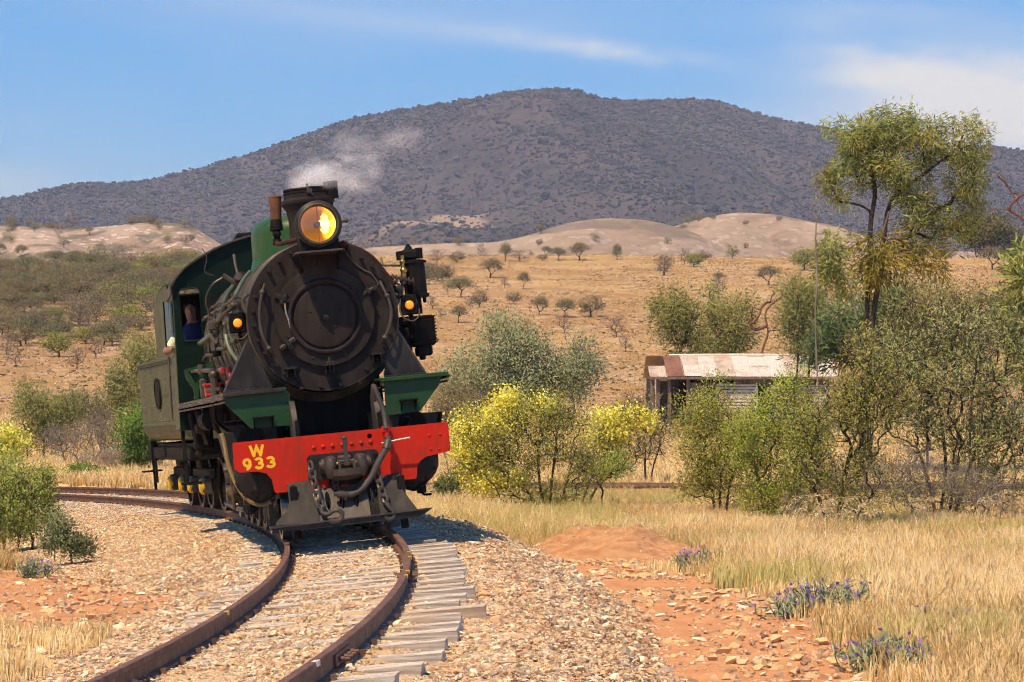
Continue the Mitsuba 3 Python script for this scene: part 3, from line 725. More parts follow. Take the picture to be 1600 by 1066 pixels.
for a, c in ((-.10, .20), (-.16, .06), (-.075, -.11), (.10, .20), (.17, .05), (.09, -.12), (.0, .27)): E('bolt', lathe([(.017, 0), (.015, -.02), (.001, -.026)], (.03 + a, .765, 2.372 + c), 'y', 8), 'smokebox_black', door)
E('door_handle', join([cyl((.02, .75, 2.36), (.02, .68, 2.36), .03, .025, 12), cyl((.0, .69, 2.375), (.05, .68, 2.35), .018, n=8)]), 'smokebox_black', door)
for a, c, s_ in ((-.40, 2.60, 1.25), (-.40, 2.11, 1.25), (.03, 1.86, .8), (.52, 2.60, .8)):
    d = np.array([a - .03, 0, c - 2.372]); d /= np.linalg.norm(d); n_ = np.array([-d[2], 0, d[0]])
    p = np.array([a, .80, c])
    E('door_clamp', join([tube([p - d * .085 * s_, p + d * .075 * s_], .030 * s_, 8), tube([p + n_ * -.05 * s_ + [0, -.03, 0], p + n_ * .05 * s_ + [0, -.03, 0]], .024 * s_, 8), cyl(p, p + [0, -.085, 0], .022, n=8), cyl(p + d * .08, p + d * .08 + [0, .06, 0], .03, n=8)]), 'black_paint', door)
E('door_chain', pipe([(-.40, .74, 2.55), (-.395, .755, 2.46), (-.375, .76, 2.37), (-.36, .77, 2.28)], .009, 6), 'bright_steel', door)
for a0, a1, c in ((-.47, -.33, 1.835), (.47, .62, 1.905), (-.05, .09, 1.835)):
    E('footstep', join([box(a0, a1, .70, .86, c, c + .012, .003), box(a0 + .02, a0 + .035, .75, .86, c - .09, c), box(a1 - .035, a1 - .02, .75, .86, c - .09, c)]), 'black_paint', sb)
for pts in ([(-.59, .80, 2.775), (-.628, .74, 2.69), (-.672, .73, 2.53), (-.686, .73, 2.36), (-.665, .73, 2.21), (-.615, .735, 2.08), (-.55, .80, 1.985)], [(.66, .80, 2.70), (.715, .74, 2.53), (.742, .73, 2.40), (.735, .73, 2.30), (.70, .73, 2.19), (.645, .74, 2.08), (.61, .80, 2.02)]):
    hr = E('handrail', pipe(pts, .0165, 8), 'worn_steel')
    for p in (pts[1], pts[-2]): E('knob', join([ball(p, .032), cyl(p, (p[0], .86, p[2]), .015, n=8)]), 'worn_steel', hr)
E('conduit', pipe([(.30, .83, 3.10), (.34, .83, 3.02), (.40, .84, 2.93), (.50, .845, 2.84), (.58, .845, 2.79), (.63, .845, 2.71), (.645, .845, 2.66)], .010, 6), 'rubber')
E('valve_knob', join([ball((.305, .82, 3.14), .042), cyl((.26, .82, 3.13), (.35, .82, 3.15), .028, n=8)]), 'rust_red_pipe')
E('side_conduit', pipe([(.33, .90, 3.15), (.50, .92, 3.07), (.64, .94, 2.96), (.76, .95, 2.78), (.82, .96, 2.66)], .018, 8), 'rust_red_pipe')
# headlamp on its shelf
HB = .45
lamp = E('headlamp', lathe([(.188, HB + .03), (.20, HB), (.225, HB - .02), (.248, HB - .008), (.255, HB + .02), (.25, HB + .05), (.235, HB + .06), (.232, HB + .10), (.245, HB + .105), (.245, HB + .13), (.228, HB + .14), (.225, HB + .36), (.19, HB + .44), (.10, HB + .47), (.001, HB + .475)], (.02, 0, 3.352), 'y', 56), 'black_paint', label='round black headlamp glowing amber')
E('rim', torus((.02, HB - .018, 3.352), .212, .012, n=56), 'worn_steel', lamp)
scene['lamp_reflector'] = principled((0.50, 0.27, 0.045), 0.25, metallic=1.0)
E('reflector', lathe([(.19, HB + .03), (.175, HB + .09), (.14, HB + .15), (.09, HB + .19), (.035, HB + .205), (.001, HB + .207)], (.02, 0, 3.352), 'y', 48), 'lamp_reflector', lamp, smooth=True, emitter={'type': 'area', 'radiance': {'type': 'rgb', 'value': [0.085, 0.032, 0.002]}})  # the dish itself emits amber, in place of light it would mirror
for nm_, cx_, cz_, rr0, rad in (('hot_spot', .085, .012, .052, [2.6, 1.75, .55]), ('glow', .082, .070, .040, [1.5, .85, .14]), ('glow', .080, -.055, .042, [1.7, 1.0, .18]), ('glow', .050, .022, .030, [.9, .48, .07])):  # added emitting blobs, standing for the bright reflection in the dish
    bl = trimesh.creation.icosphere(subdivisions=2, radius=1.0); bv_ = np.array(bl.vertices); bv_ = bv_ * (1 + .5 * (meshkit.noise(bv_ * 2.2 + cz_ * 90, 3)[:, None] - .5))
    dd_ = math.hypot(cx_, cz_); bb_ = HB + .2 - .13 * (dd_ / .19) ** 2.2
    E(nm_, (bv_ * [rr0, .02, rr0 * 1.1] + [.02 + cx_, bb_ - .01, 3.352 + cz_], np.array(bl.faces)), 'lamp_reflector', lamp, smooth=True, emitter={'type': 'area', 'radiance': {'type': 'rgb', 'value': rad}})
E('bulb_holder', join([cyl((.02, HB + .20, 3.352), (.02, HB + .05, 3.352), .034, .030, 14), box(.016, .024, HB + .04, HB + .046, 3.17, 3.54)]), 'rust', lamp)
E('glass', lathe([(.001, HB + .012), (.10, HB + .014), (.192, HB + .025)], (.02, 0, 3.352), 'y', 40), 'pane_glass', lamp, smooth=True)
E('hinge', join([cyl((.24, HB + .03, 3.36), (.32, HB + .03, 3.365), .02, n=8), ball((.325, HB + .03, 3.366), .028)]), 'worn_steel', lamp)
E('pedestal', prism(Polygon([(-.19, 3.07), (.22, 3.07), (.225, 3.26), (.16, 3.16), (.02, 3.125), (-.12, 3.16), (-.195, 3.26)]), HB + .05, HB + .40), 'soot_black', lamp)
sh = E('lamp_shelf', box(-.26, .25, .36, .92, 3.045, 3.066, .004), 'worn_steel')
E('support', prism(Polygon([(-.20, 3.045), (.235, 3.045), (.20, 2.86), (-.155, 2.86)]), .79, .81), 'smokebox_black', sh)
for a in (-.2, .22): E('rib', prism_x([(.40, 3.045), (.80, 3.045), (.80, 2.86)], a - .008, a + .008), 'soot_black', sh)
E('bolt', join([bolt(.02, .79, 2.95, .03, .05), box(-.0, .04, .72, .76, 2.93, 2.99, .005)]), 'smokebox_black', sh)
# chimney, exhaust stack, whistle, dome
chm = E('chimney', lathe([(.34, 3.10), (.285, 3.17), (.245, 3.26), (.232, 3.40), (.235, 3.52), (.255, 3.62), (.30, 3.685), (.302, 3.715), (.285, 3.735), (.262, 3.742), (.262, 3.79), (.258, 3.80), (.20, 3.80), (.20, 3.5)], (.045, 1.7, 0), 'z', 56), 'smokebox_black')
E('cap_ring', join([torus((.045, 1.7, 3.80), .252, .018, 'z', 48), torus((.045, 1.7, 3.838), .247, .020, 'z', 48), lathe([(.25, 3.80), (.25, 3.85), (.20, 3.85), (.20, 3.7)], (.045, 1.7, 0), 'z', 40)]), 'soot_black', chm)
E('cap_bolt', join([box(.02, .08, 1.40, 1.45, 3.77, 3.83, .008), bolt(.03, 1.42, 3.83, .012, .05, 'z', 1), bolt(.075, 1.42, 3.76, .012, .04, 'y')]), 'worn_steel', chm)
E('exhaust_stack', join([cyl((.305, 1.6, 3.715), (.31, 1.6, 3.895), .078, n=20), lathe([(.081, 3.885), (.083, 3.90), (.066, 3.90), (.066, 3.8)], (.31, 1.6, 0), 'z', 20), cyl((.278, 1.6, 3.15), (.282, 1.6, 3.72), .036, n=12), torus((.306, 1.6, 3.72), .078, .008, 'z', 24)]), 'soot_black')
wh = E('whistle', join([cyl((-.31, 1.9, 3.545), (-.30, 1.9, 3.80), .060, .074, 20), lathe([(.076, 3.795), (.080, 3.80), (.078, 3.812), (.001, 3.815)], (-.30, 1.9, 0), 'z', 20), bolt(-.30, 1.9, 3.81, .012, .03, 'z', 1)]), 'rust', label='rust brown cylindrical whistle')
E('stem', join([cyl((-.315, 1.9, 3.46), (-.312, 1.9, 3.55), .075, .062, 14), cyl((-.32, 1.9, 3.33), (-.317, 1.9, 3.46), .035, n=10), torus((-.318, 1.9, 3.44), .06, .018, 'z', 16), ball((-.32, 1.88, 3.39), .05), cyl((-.325, 1.9, 3.26), (-.32, 1.9, 3.33), .05, n=10)]), 'soot_black', wh)
E('steam_pipe', pipe([(-.325, 1.9, 3.30), (-.32, 1.75, 3.262), (-.25, 1.55, 3.262), (-.12, 1.45, 3.275), (.0, 1.4, 3.29)], .026, 8), 'rust_red_pipe', wh)
dprof = [(.66, 2.92), (.60, 3.02), (.545, 3.10), (.52, 3.20), (.515, 3.46), (.50, 3.535), (.46, 3.60), (.38, 3.645), (.25, 3.665), (.001, 3.672)]
dv, df = lathe(dprof, (0, 0, 0), 'z', 64); dv[:, 1] = dv[:, 1] * 1.15 + 3.1; dv[:, 0] -= .012
dm = E('steam_dome', (dv, df), 'dome_green', label='rounded bright green dome casing')
# boiler barrel with bands and pipework
bo = E('boiler', lathe([(.79, .95), (.80, 1.0), (.80, 1.28), (.885, 1.34), (.89, 2.6), (.93, 5.2), (.97, 6.4), (.97, 8.0)], (.0, 0, 2.34), 'y', 72), 'lagging')
for b, r in ((1.38, .89), (1.75, .892), (2.1, .895), (2.7, .897), (3.4, .908), (4.1, .918), (4.8, .93), (5.5, .945), (6.3, .975), (7.2, .978)):
    E('boiler_band', lathe([(r - .004, b - .03), (r + .008, b - .028), (r + .008, b + .028), (r - .004, b + .03)], (0, 0, 2.34), 'y', 64), 'lagging', bo)
E('firebox_side', box(-.95, .95, 6.4, 8.0, 1.55, 2.35), 'soot_black', bo)


def shell(ang, b, off=.05):
    r = np.interp(b, [1.02, 2.6, 5.2, 6.4, 8], [.885, .89, .93, .97, .97]) + off
    return (r * math.cos(ang * D2R), b, 2.34 + r * math.sin(ang * D2R))


for sgn, base in ((-1, 180), (1, 0)):
    A = lambda d: base - d if sgn < 0 else base + d
    hr = E('boiler_handrail', pipe([shell(A(22), b, .07) for b in (1.1, 2, 3.2, 4.6, 6, 7.6)], .018, 8), 'worn_steel')
    for b in (1.3, 2.4, 3.5, 4.6, 5.7, 6.8): E('knob', join([ball(shell(A(22), b, .07), .03), cyl(shell(A(22), b, .0), shell(A(22), b, .07), .014, n=6)]), 'worn_steel', hr)
    E('sand_pipe', pipe([shell(A(50), 2.9, .03), shell(A(38), 2.6, .03), shell(A(20), 2.4, .03), shell(A(0), 2.3, .03), shell(A(-25), 2.2, .03), (sgn * .98, 2.2, 1.62)], .024, 8), 'pipe_green')
    E('feed_pipe', pipe([shell(A(42), 3.2, .05), shell(A(32), 3.3, .07), shell(A(16), 3.6, .07), shell(A(8), 4.6, .06), shell(A(5), 6, .06), shell(A(5), 7.8, .06)], .034, 8), 'pipe_green')
    for k, (d, b0, b1, r) in enumerate(((30, 3.0, 7.9, .018), (-8, 1.6, 7.9, .024), (9, 1.5, 6.2, .022))):
        E('side_pipe', pipe([shell(A(d + (2 if j % 2 else 0)), b, .035) for j, b in enumerate(np.linspace(b0, b1, 7))], r, 6), ('lagging', 'rubber', 'worn_steel')[k % 3])
    for k in range(4):
        rg = np.random.default_rng(100 + k + (50 if sgn > 0 else 0)); d, b = rg.uniform(-14, 20), rg.uniform(1.4, 7.2)
        q = np.array(shell(A(d), b, .05)); s_ = rg.uniform(.03, .05)
        E('valve_body', join([box(q[0] - s_, q[0] + s_, b - s_ * .8, b + s_ * .8, q[2] - s_ * .8, q[2] + s_ * .9, .012), cyl(q, q + [sgn * .10, 0, .03], s_ * .35, n=8), cyl(q + [0, 0, .02], q + [0, 0, .12], s_ * .4, n=8)]), ('worn_steel', 'lagging', 'soot_black')[k % 3])
E('clack_valve', join([ball(shell(138, 3.1, .06), .07), cyl(shell(138, 3.1, .05), shell(138, 2.75, .10), .045, n=10), pipe([shell(136, 3.1, .1), shell(132, 3.15, .2), shell(128, 3.2, .30)], .018), cyl(shell(142, 3.0, .04), shell(142, 3.0, .25), .03, n=8), pipe([shell(143, 3.0, .23), shell(150, 3.0, .30), shell(158, 3.2, .3), shell(165, 3.6, .2)], .014)]), 'worn_steel')
E('clack_flange', join([cyl(shell(137, 2.98, .06), shell(137, 2.92, .06), .075, n=12)]), 'rust_red_pipe')
E('pop_lever', pipe([shell(139, 4.6, .30), shell(140, 4.6, .42), shell(134, 4.6, .50), shell(132, 4.6, .62)], .006, 6), 'worn_steel')
E('front_fittings', join([pipe([(-.80, 1.15, 2.62), (-.90, 1.25, 2.60), (-1.02, 1.5, 2.52), (-1.08, 1.9, 2.46), (-1.10, 2.6, 2.44)], .024), pipe([(-.76, 1.0, 2.70), (-.83, 1.0, 2.63), (-.80, .98, 2.50)], .018), ball((-.92, 1.27, 2.60), .045), ball((-1.07, 1.85, 2.46), .05), box(-1.18, -1.06, 2.0, 2.16, 2.38, 2.48, .01), pipe([(-1.14, 2.1, 2.40), (-1.15, 2.0, 2.3), (-1.1, 1.9, 2.22)], .02)]), 'lagging')
E('lower_green_pipe', pipe([(-1.01, 1.65, 2.30), (-1.0, 1.6, 2.20), (-.965, 1.55, 2.09), (-.90, 1.5, 1.98), (-.84, 1.45, 1.90)], .026, 8), 'pipe_green')
E('lever_bracket', prism(rounded([(-1.33, 2.06), (-.98, 2.12), (-.96, 2.06), (-1.06, 2.03), (-1.16, 1.83), (-1.2, 1.62), (-1.235, 1.62), (-1.24, 1.8), (-1.33, 1.95)], .015).difference(Polygon([(-1.29, 2.03), (-1.1, 2.05), (-1.2, 1.86)])), 6.0, 6.06), 'apron_green')
E('reach_rod', join([tube([(-1.22, 6.4, 2.04), (-1.04, 2.4, 1.93)], .026, 8), cyl((-1.16, 5.0, 1.96), (-1.16, 5.0, 2.08), .05, n=10), box(-1.2, -1.1, 4.9, 5.1, 1.65, 1.9, .015)]), 'worn_steel')
E('rod_tip', cyl((-1.043, 2.46, 1.932), (-1.038, 2.34, 1.928), .034, n=10), 'bright_red')
E('lubricator', join([box(-1.22, -1.03, 3.30, 3.50, 1.655, 1.79, .01), box(-1.235, -1.015, 3.28, 3.52, 1.785, 1.81, .004)]), 'bright_red')
E('red_valve', join([pipe([(-.98, 2.3, 1.95), (-.97, 2.25, 1.80), (-.96, 2.2, 1.66)], .034), box(-1.03, -.95, 2.18, 2.28, 1.70, 1.80, .01)]), 'bright_red')
E('valve_stand', join([cyl((-1.12, 3.0, 1.65), (-1.12, 3.0, 1.98), .045, n=10), ball((-1.12, 3.0, 1.9), .06), cyl((-1.05, 2.9, 1.72), (-1.2, 3.1, 1.72), .03, n=8)]), 'worn_steel')
# marker lamps
scene['amber_lens'] = principled((0.8, 0.32, 0.03), 0.2, clearcoat=0.6)
for a, b, c, w in ((-.893, 1.25, 2.410, .088), (1.016, 1.25, 2.435, .085)):
    ml = E('marker_lamp', join([box(a - w, a + w, b, b + .16, c - .11, c + .11, .012), torus((a, b - .005, c - .005), .062, .010, n=24), cyl((a + .02, b + .08, c - .20), (a + .02, b + .08, c - .10), .022, n=8)]), 'soot_black', label='small black marker lamp with a lit amber lens')
    E('lens', ball((a, b, c - .005), .050, 2, (1, .45, 1)), 'amber_lens', ml, smooth=True, emitter={'type': 'area', 'radiance': {'type': 'rgb', 'value': [0.20, 0.060, 0.003]}})
    E('cable', pipe([(a - .085, b + .05, c + .07), (a - .11, b + .0, c - .05), (a - .07, b - .01, c - .15), (a + .03, b, c - .185), (a + .10, b + .02, c - .13), (a + .11, b + .05, c - .05)], .010, 6), 'rubber', ml)
# air pump on the right flank
pb = 1.72
pump = E('air_pump', join([cyl((1.165, pb, 2.555), (1.165, pb, 2.915), .128, n=28), lathe([(.128, 2.52), (.148, 2.525), (.148, 2.56), (.128, 2.565)], (1.165, pb, 0), 'z', 28), lathe([(.128, 2.905), (.148, 2.91), (.148, 2.935), (.09, 2.95), (.001, 2.952)], (1.165, pb, 0), 'z', 28)]), 'soot_black', label='black two cylinder air pump on the flank')
E('top_head', join([box(1.03, 1.225, pb - .09, pb + .09, 2.95, 3.07, .03), cyl((1.24, pb, 2.96), (1.24, pb, 3.08), .045, n=12), cyl((1.02, pb, 2.96), (1.02, pb, 3.06), .04, n=12), cyl((1.125, pb, 3.07), (1.125, pb, 3.11), .05, .035, 12), ball((1.125, pb, 3.115), .025)]), 'soot_black', pump)
E('middle_piece', join([cyl((1.165, pb, 2.34), (1.165, pb, 2.53), .055, n=12), box(1.06, 1.10, pb - .06, pb + .06, 2.30, 2.54, .01), box(1.24, 1.27, pb - .04, pb + .04, 2.46, 2.54, .008)]), 'soot_black', pump)
E('air_cylinder', join([box(1.05, 1.33, pb - .13, pb + .13, 1.97, 2.315, .03), box(1.10, 1.28, pb - .1, pb + .1, 1.86, 1.975, .02), box(1.14, 1.20, pb - .06, pb + .06, 1.82, 1.87, .01)] + [box(1.04, 1.34, pb - .14, pb + .14, z, z + .014) for z in np.linspace(2.0, 2.29, 9)]), 'soot_black', pump)
E('brass_valve', join([cyl((1.02, pb - .2, 2.86), (1.02, pb - .2, 3.0), .022, n=10), ball((1.02, pb - .2, 2.93), .032), ball((1.025, pb - .2, 2.83), .042), cyl((1.02, pb - .2, 2.68), (1.02, pb - .2, 2.84), .03, n=10)]), 'brass', pump)
E('coil_pipe', join([torus((.80 + k * .045, pb - .22, 2.78 - k * .012), .036, .012, 'x', 14, 6) for k in range(8)] + [pipe([(.72, pb - .15, 2.80), (.9, pb - .22, 2.77), (1.1, pb - .22, 2.70)], .018)]), 'worn_steel', pump)
E('pump_pipes', join([pipe([(.80, pb - .1, 3.0), (.80, pb - .15, 2.92), (.88, pb - .2, 2.90), (1.0, pb - .15, 2.89)], .012), pipe([(.9, pb - .15, 2.7), (.95, pb - .2, 2.6), (.92, pb - .2, 2.48), (.85, pb - .2, 2.42)], .022), pipe([(1.0, pb - .2, 2.7), (.98, pb - .2, 2.55), (1.0, pb - .2, 2.44)], .018), pipe([(1.12, pb - .18, 2.55), (1.13, pb - .2, 2.45), (1.06, pb - .2, 2.32), (.96, pb - .2, 2.26)], .012), ball((.93, pb - .2, 2.64), .06), ball((.88, pb - .18, 2.55), .05), cyl((.85, pb - .25, 2.33), (.85, pb - .2, 2.44), .035, n=8), pipe([(.76, pb - .3, 2.6), (.80, pb - .32, 2.52), (.76, pb - .3, 2.46)], .012)]), 'worn_steel', pump)
E('pump_bracket', join([box(.84, 1.06, pb - .05, pb + .05, 2.20, 2.32, .01), box(.86, 1.05, pb - .1, pb + .1, 1.92, 2.2, .02), prism(Polygon([(.84, 1.68), (1.06, 1.9), (1.06, 2.0), (.84, 2.0)]), pb - .03, pb + .03)]), 'soot_black', pump)

# cab
def roofc(a): return 3.83 - .30 * (abs(a) / 1.0) ** 1.9 - .12 * max(0, (abs(a) - 1.05) / .3) ** 2
ra_ = np.linspace(-1.315, 1.315, 27)
cabp = Polygon([(-1.385, 1.30), (-1.372, 1.57), (-1.318, 2.96), (-1.318, 3.24)] + [(a, roofc(a)) for a in ra_] + [(1.318, 3.24), (1.318, 2.96), (1.372, 1.57), (1.385, 1.30)])
win = rounded([(-1.24, 3.19), (-.945, 3.20), (-.96, 2.48), (-1.24, 2.48)], .05)
front = cabp.difference(win).difference(affinity.scale(win, -1, 1, origin=(0, 0))).difference(Point(0, 2.34).buffer(.93)).difference(Polygon([(-.93, 1.3), (.93, 1.3), (.93, 2.34), (-.93, 2.34)]))
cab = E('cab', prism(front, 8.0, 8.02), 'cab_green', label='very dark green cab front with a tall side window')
E('window_frame', join([tube([(x, 7.99, z) for x, z in list(win.exterior.coords)[:-1]], .014, 6, closed=True), tube([(-x, 7.99, z) for x, z in list(win.exterior.coords)[:-1]], .014, 6, closed=True)]), 'cab_green', cab)
for sgn in (-1, 1):
    sp = Polygon([(8.02, 1.30), (9.65, 1.30), (9.65, 3.24), (8.02, 3.24)]).difference(rounded([(8.20, 2.42), (9.35, 2.42), (9.35, 3.08), (8.20, 3.08)], .06))
    v, f = prism_x(sp, -.012, .012); v[:, 0] += sgn * np.interp(v[:, 2], [1.3, 1.57, 2.96, 3.3], [1.378, 1.365, 1.311, 1.311])
    E('side_sheet', (v, f), 'tender_olive', cab)
    E('window_sill', box(sgn * 1.335 - .05, sgn * 1.335 + .05, 8.2, 9.35, 2.40, 2.425, .005), 'tender_olive', cab)
    E('grab_rail', join([tube([(sgn * 1.43, 9.55, 1.45), (sgn * 1.40, 9.55, 2.35)], .016, 6)]), 'worn_steel', cab)
    gp = E('draught_panel', join([tube([(sgn * 1.30, 8.32, 2.44), (sgn * 1.46, 8.32, 2.44), (sgn * 1.44, 8.32, 3.06), (sgn * 1.30, 8.32, 3.06)], .012, 6, closed=True)]), 'cab_green', cab)
    E('pane', (np.array([(sgn * 1.31, 8.32, 2.45), (sgn * 1.45, 8.32, 2.45), (sgn * 1.43, 8.32, 3.05), (sgn * 1.31, 8.32, 3.05)]), np.array([[0, 1, 2], [0, 2, 3]])), 'pane_glass', gp, smooth=False)
rv = []
for b in (7.93, 9.95):
    for k in (0, .028): rv += [[a * 1.015, b, roofc(a) + k - .012 * (b > 9) * 0] for a in ra_] if True else []
n_ = len(ra_); i = np.arange(n_ - 1)
rf = [np.stack([o1 + i, o1 + i + 1, o2 + i + 1, o2 + i], 1) for o1, o2 in ((0, 2 * n_), (n_, 3 * n_), (0, n_), (2 * n_, 3 * n_))]
roof = E('roof', (np.array(rv), np.vstack(rf)), 'lagging', cab)
rl = lambda s_: [(s_ * 1.335, b, 3.16 - .10 * (s_ < 0) * 0) for b in (7.93, 9.95)]
E('rain_strip', join([tube([(a * 1.015, 7.925, roofc(a) + .014) for a in ra_], .016, 6)]), 'lagging', roof)
E('eave', join([prism_x([(7.95, 3.14), (9.95, 3.14), (9.95, 3.27), (7.95, 3.27)], s_ * 1.335 - .012, s_ * 1.335 + .012) for s_ in (-1, 1)]), 'lagging', roof)
E('vent', box(-.35, .35, 8.5, 9.3, 3.86, 3.93, .02), 'soot_black', roof)
E('backhead', join([box(-.9, .9, 8.0, 8.5, 1.3, 3.15, .05), box(-1.36, 1.36, 8.0, 9.9, 1.28, 1.34), box(-1.30, 1.30, 9.80, 9.84, 1.3, 3.2)]), 'soot_black', cab)  # backhead and floor, plus an added rear panel that keeps the cab dark
for q in ([pipe([(-1.25, 7.2, 1.5), (-1.2, 7.3, 1.1), (-1.15, 7.8, .95), (-1.15, 8.6, .95)], .05), pipe([(-1.2, 6.0, 1.52), (-1.15, 6.1, 1.2), (-1.1, 6.8, 1.1), (-1.1, 7.6, 1.05)], .035), box(-1.25, -1.0, 7.0, 7.4, 1.0, 1.3, .03), cyl((-1.1, 4.8, 1.38), (-1.1, 6.2, 1.38), .13, n=16), pipe([(-1.15, 3.6, 1.55), (-1.12, 3.7, 1.3), (-1.05, 4.2, 1.2)], .03), pipe([(-1.18, 2.4, 1.55), (-1.16, 2.5, 1.35), (-1.0, 2.6, 1.2)], .022), box(-1.2, -1.1, 5.2, 5.35, 1.42, 1.58, .01)]): E('underslung_pipe', q, 'soot_black')
E('injector', join([box(-1.24, -1.12, 6.55, 6.75, 1.22, 1.36, .02), cyl((-1.2, 6.3, 1.3), (-1.2, 6.95, 1.3), .04, n=10), pipe([(-1.2, 6.4, 1.35), (-1.22, 6.45, 1.5), (-1.2, 6.5, 1.58)], .02)]), 'rust_red_pipe')
E('cab_step', join([box(-1.36, -1.32, 8.3, 8.36, .55, 1.30), box(-1.36, -1.32, 8.7, 8.76, .55, 1.30), box(-1.42, -1.15, 8.28, 8.78, .53, .56), box(-1.40, -1.18, 8.28, 8.78, .86, .885)]), 'soot_black')
E('brake_gear', join([pipe([(-.9, 3.2, .3), (-.9, 5, .26), (-.9, 7.5, .26)], .028), box(-.74, -.66, 4.3, 4.42, .2, .6, .01), box(-.74, -.66, 5.6, 5.72, .2, .6, .01), box(-.74, -.66, 6.85, 6.95, .2, .6, .01), pipe([(-1.05, 1.95, .62), (-1.07, 2.2, .52), (-1.05, 2.6, .34)], .02), box(-1.12, -1.0, 1.98, 2.16, .72, .86, .02), cyl((-1.06, 1.96, .8), (-1.16, 1.96, .8), .03, n=8)]), 'worn_steel')
# ------------------------------------------------------------------ tender
TS = 6.1
TMAT = at_track
TM = lambda v: at_track(np.asarray(v, float), TS)
ten = thing('locomotive_tender', 'olive riveted tender with a round bottomed tank coupled behind the cab', 'tender')
def Tn(name, mesh, mat, parent=None, smooth=30, **k): return put(name, mesh, mat, parent or ten, smooth=smooth, M=TM, **k)
prof = [(-1.21, 2.36), (-1.21, 1.37)] + [(-1.21 + .22 * (1 - math.cos(t)), 1.37 - .27 * math.sin(t)) for t in np.linspace(.15, 1.5, 8)]
tp = Polygon(prof + [(-x, z) for x, z in prof[::-1]])
Tn('tank', prism(tp, -3.3, 1.25), 'tender_olive')
Tn('top_angle', join([box(s_ * 1.225 - .02, s_ * 1.225 + .02, -3.3, 1.27, 2.345, 2.385, .006) for s_ in (-1, 1)] + [box(-1.22, 1.22, 1.255, 1.275, 2.345, 2.385)]), 'tender_olive')
Tn('waist_band', join([box(s_ * 1.218 - .010, s_ * 1.218 + .010, -3.3, 1.252, 1.352, 1.388, .004) for s_ in (-1, 1)]), 'tender_olive')
bk = Polygon([(-2.95, 2.38), (-1.30, 2.38), (-1.26, 2.52), (-1.26, 3.10), (-1.40, 3.22), (-2.0, 3.40), (-2.6, 3.44), (-2.95, 3.44)])
for s_ in (-1, 1):
    Tn('bunker_side', prism_x(rounded(bk, .02), s_ * 1.19 - .012, s_ * 1.19 + .012), 'tender_olive')
    Tn('bunker_beading', tube([(s_ * 1.19, y, z) for y, z in list(rounded(bk, .02).exterior.coords)[:-1]], .014, 6, closed=True), 'soot_black')
Tn('bunker_back', box(-1.17, 1.17, -1.32, -1.30, 2.38, 3.1), 'soot_black')
Tn('bunker_front', box(-1.17, 1.17, -2.90, -2.88, 2.38, 3.3), 'soot_black')
rvt = []
for y in np.arange(-3.2, 1.2, .16):
    for z in (2.30, 1.43): rvt.append(((-1.21, y, z)))
for y in (-2.75, -1.95, -1.15, -.35, .45, 1.15):
    for z in np.arange(1.5, 2.3, .085): rvt.append((-1.21, y, z))
for z in (1.66, 1.86, 2.08):
    for y in np.arange(-3.1, 1.2, .27): rvt.append((-1.21, y, z))
Tn('rivets', join([lathe([(.013, 0), (.010, -.008), (.001, -.011)], p, 'x', 6) for p in rvt]), 'tender_olive', kind='stuff')
nv, nf = lathe([(.001, -.022), (.88, -.022), (.90, -.034), (1.0, -.034), (1.0, .0)], (0, 0, 0), 'x', 40)
nv = nv * [1, .30, .245] + [-1.21, -1.05, 1.86]
Tn('cast_plate', (nv, nf), 'soot_black', label='dark oval cast plate')
Tn('seam_strip', box(-1.222, -1.210, -2.9, -1.36, 1.825, 1.85), 'tender_olive')
Tn('underframe', join([box(-1.05, 1.05, -3.2, 1.3, .80, 1.06), box(-1.12, -1.02, -3.2, 1.32, .82, 1.0), box(-1.15, -1.10, -.6, .2, .86, 1.0), box(-1.15, -1.05, 1.0, 1.3, .78, 1.1)]), 'soot_black')
stp = Tn('footstep', join([box(-1.14, -1.10, 1.05, 1.11, .30, .85), box(-1.14, -1.10, .78, .82, .42, .85), box(-1.30, -1.0, .95, 1.32, .60, .625), pipe([(-1.12, .8, .75), (-1.12, .9, .55), (-1.12, 1.08, .42)], .02)]), 'soot_black')
for bc in (-2.3, -.1):
    for sgn in (-1, 1):
        bg = key_for('bogie_frame', ten)
        Tn('side_frame', join([box(sgn * .80 - .05, sgn * .80 + .05, bc - .85, bc + .85, .50, .66, .02), box(sgn * .80 - .05, sgn * .80 + .05, bc - .35, bc + .35, .28, .52, .02), box(sgn * .82 - .06, sgn * .82 + .06, bc - .25, bc + .25, .66, .80, .02)]), 'soot_black', bg)
        for q in (-.62, .62):
            Tn('axlebox', box(sgn * .86 - .09, sgn * .86 + .07, bc + q - .13, bc + q + .13, .28, .54, .03), 'worn_steel', bg)
            Tn('axle_cap', join([lathe([(.001, -.05), (.09, -.045), (.12, -.02), (.125, .02)], (sgn * .94, bc + q, .40), 'x', 20)]) if sgn < 0 else lathe([(.001, .05), (.09, .045), (.12, .02), (.125, -.02)], (sgn * .94, bc + q, .40), 'x', 20), 'yellow_paint', bg, label='yellow painted axle cap')
    for q in (-.62, .62):
        for sgn in (-1, 1):
            w = key_for('wheel', ten); r = .40
            Tn('tyre', lathe([(r * .85, -.06), (r, -.06), (r, .045), (r + .028, .052), (r + .028, .075), (r * .85, .075), (r * .85, -.06)], (sgn * .585, bc + q, r), 'x', 32), 'worn_steel', w)
            Tn('disc', lathe([(.001, -.05), (.1, -.05), (.16, -.02), (r * .86, -.03), (r * .86, .03), (.001, .03)], (sgn * .585, bc + q, r), 'x', 32), 'soot_black', w)
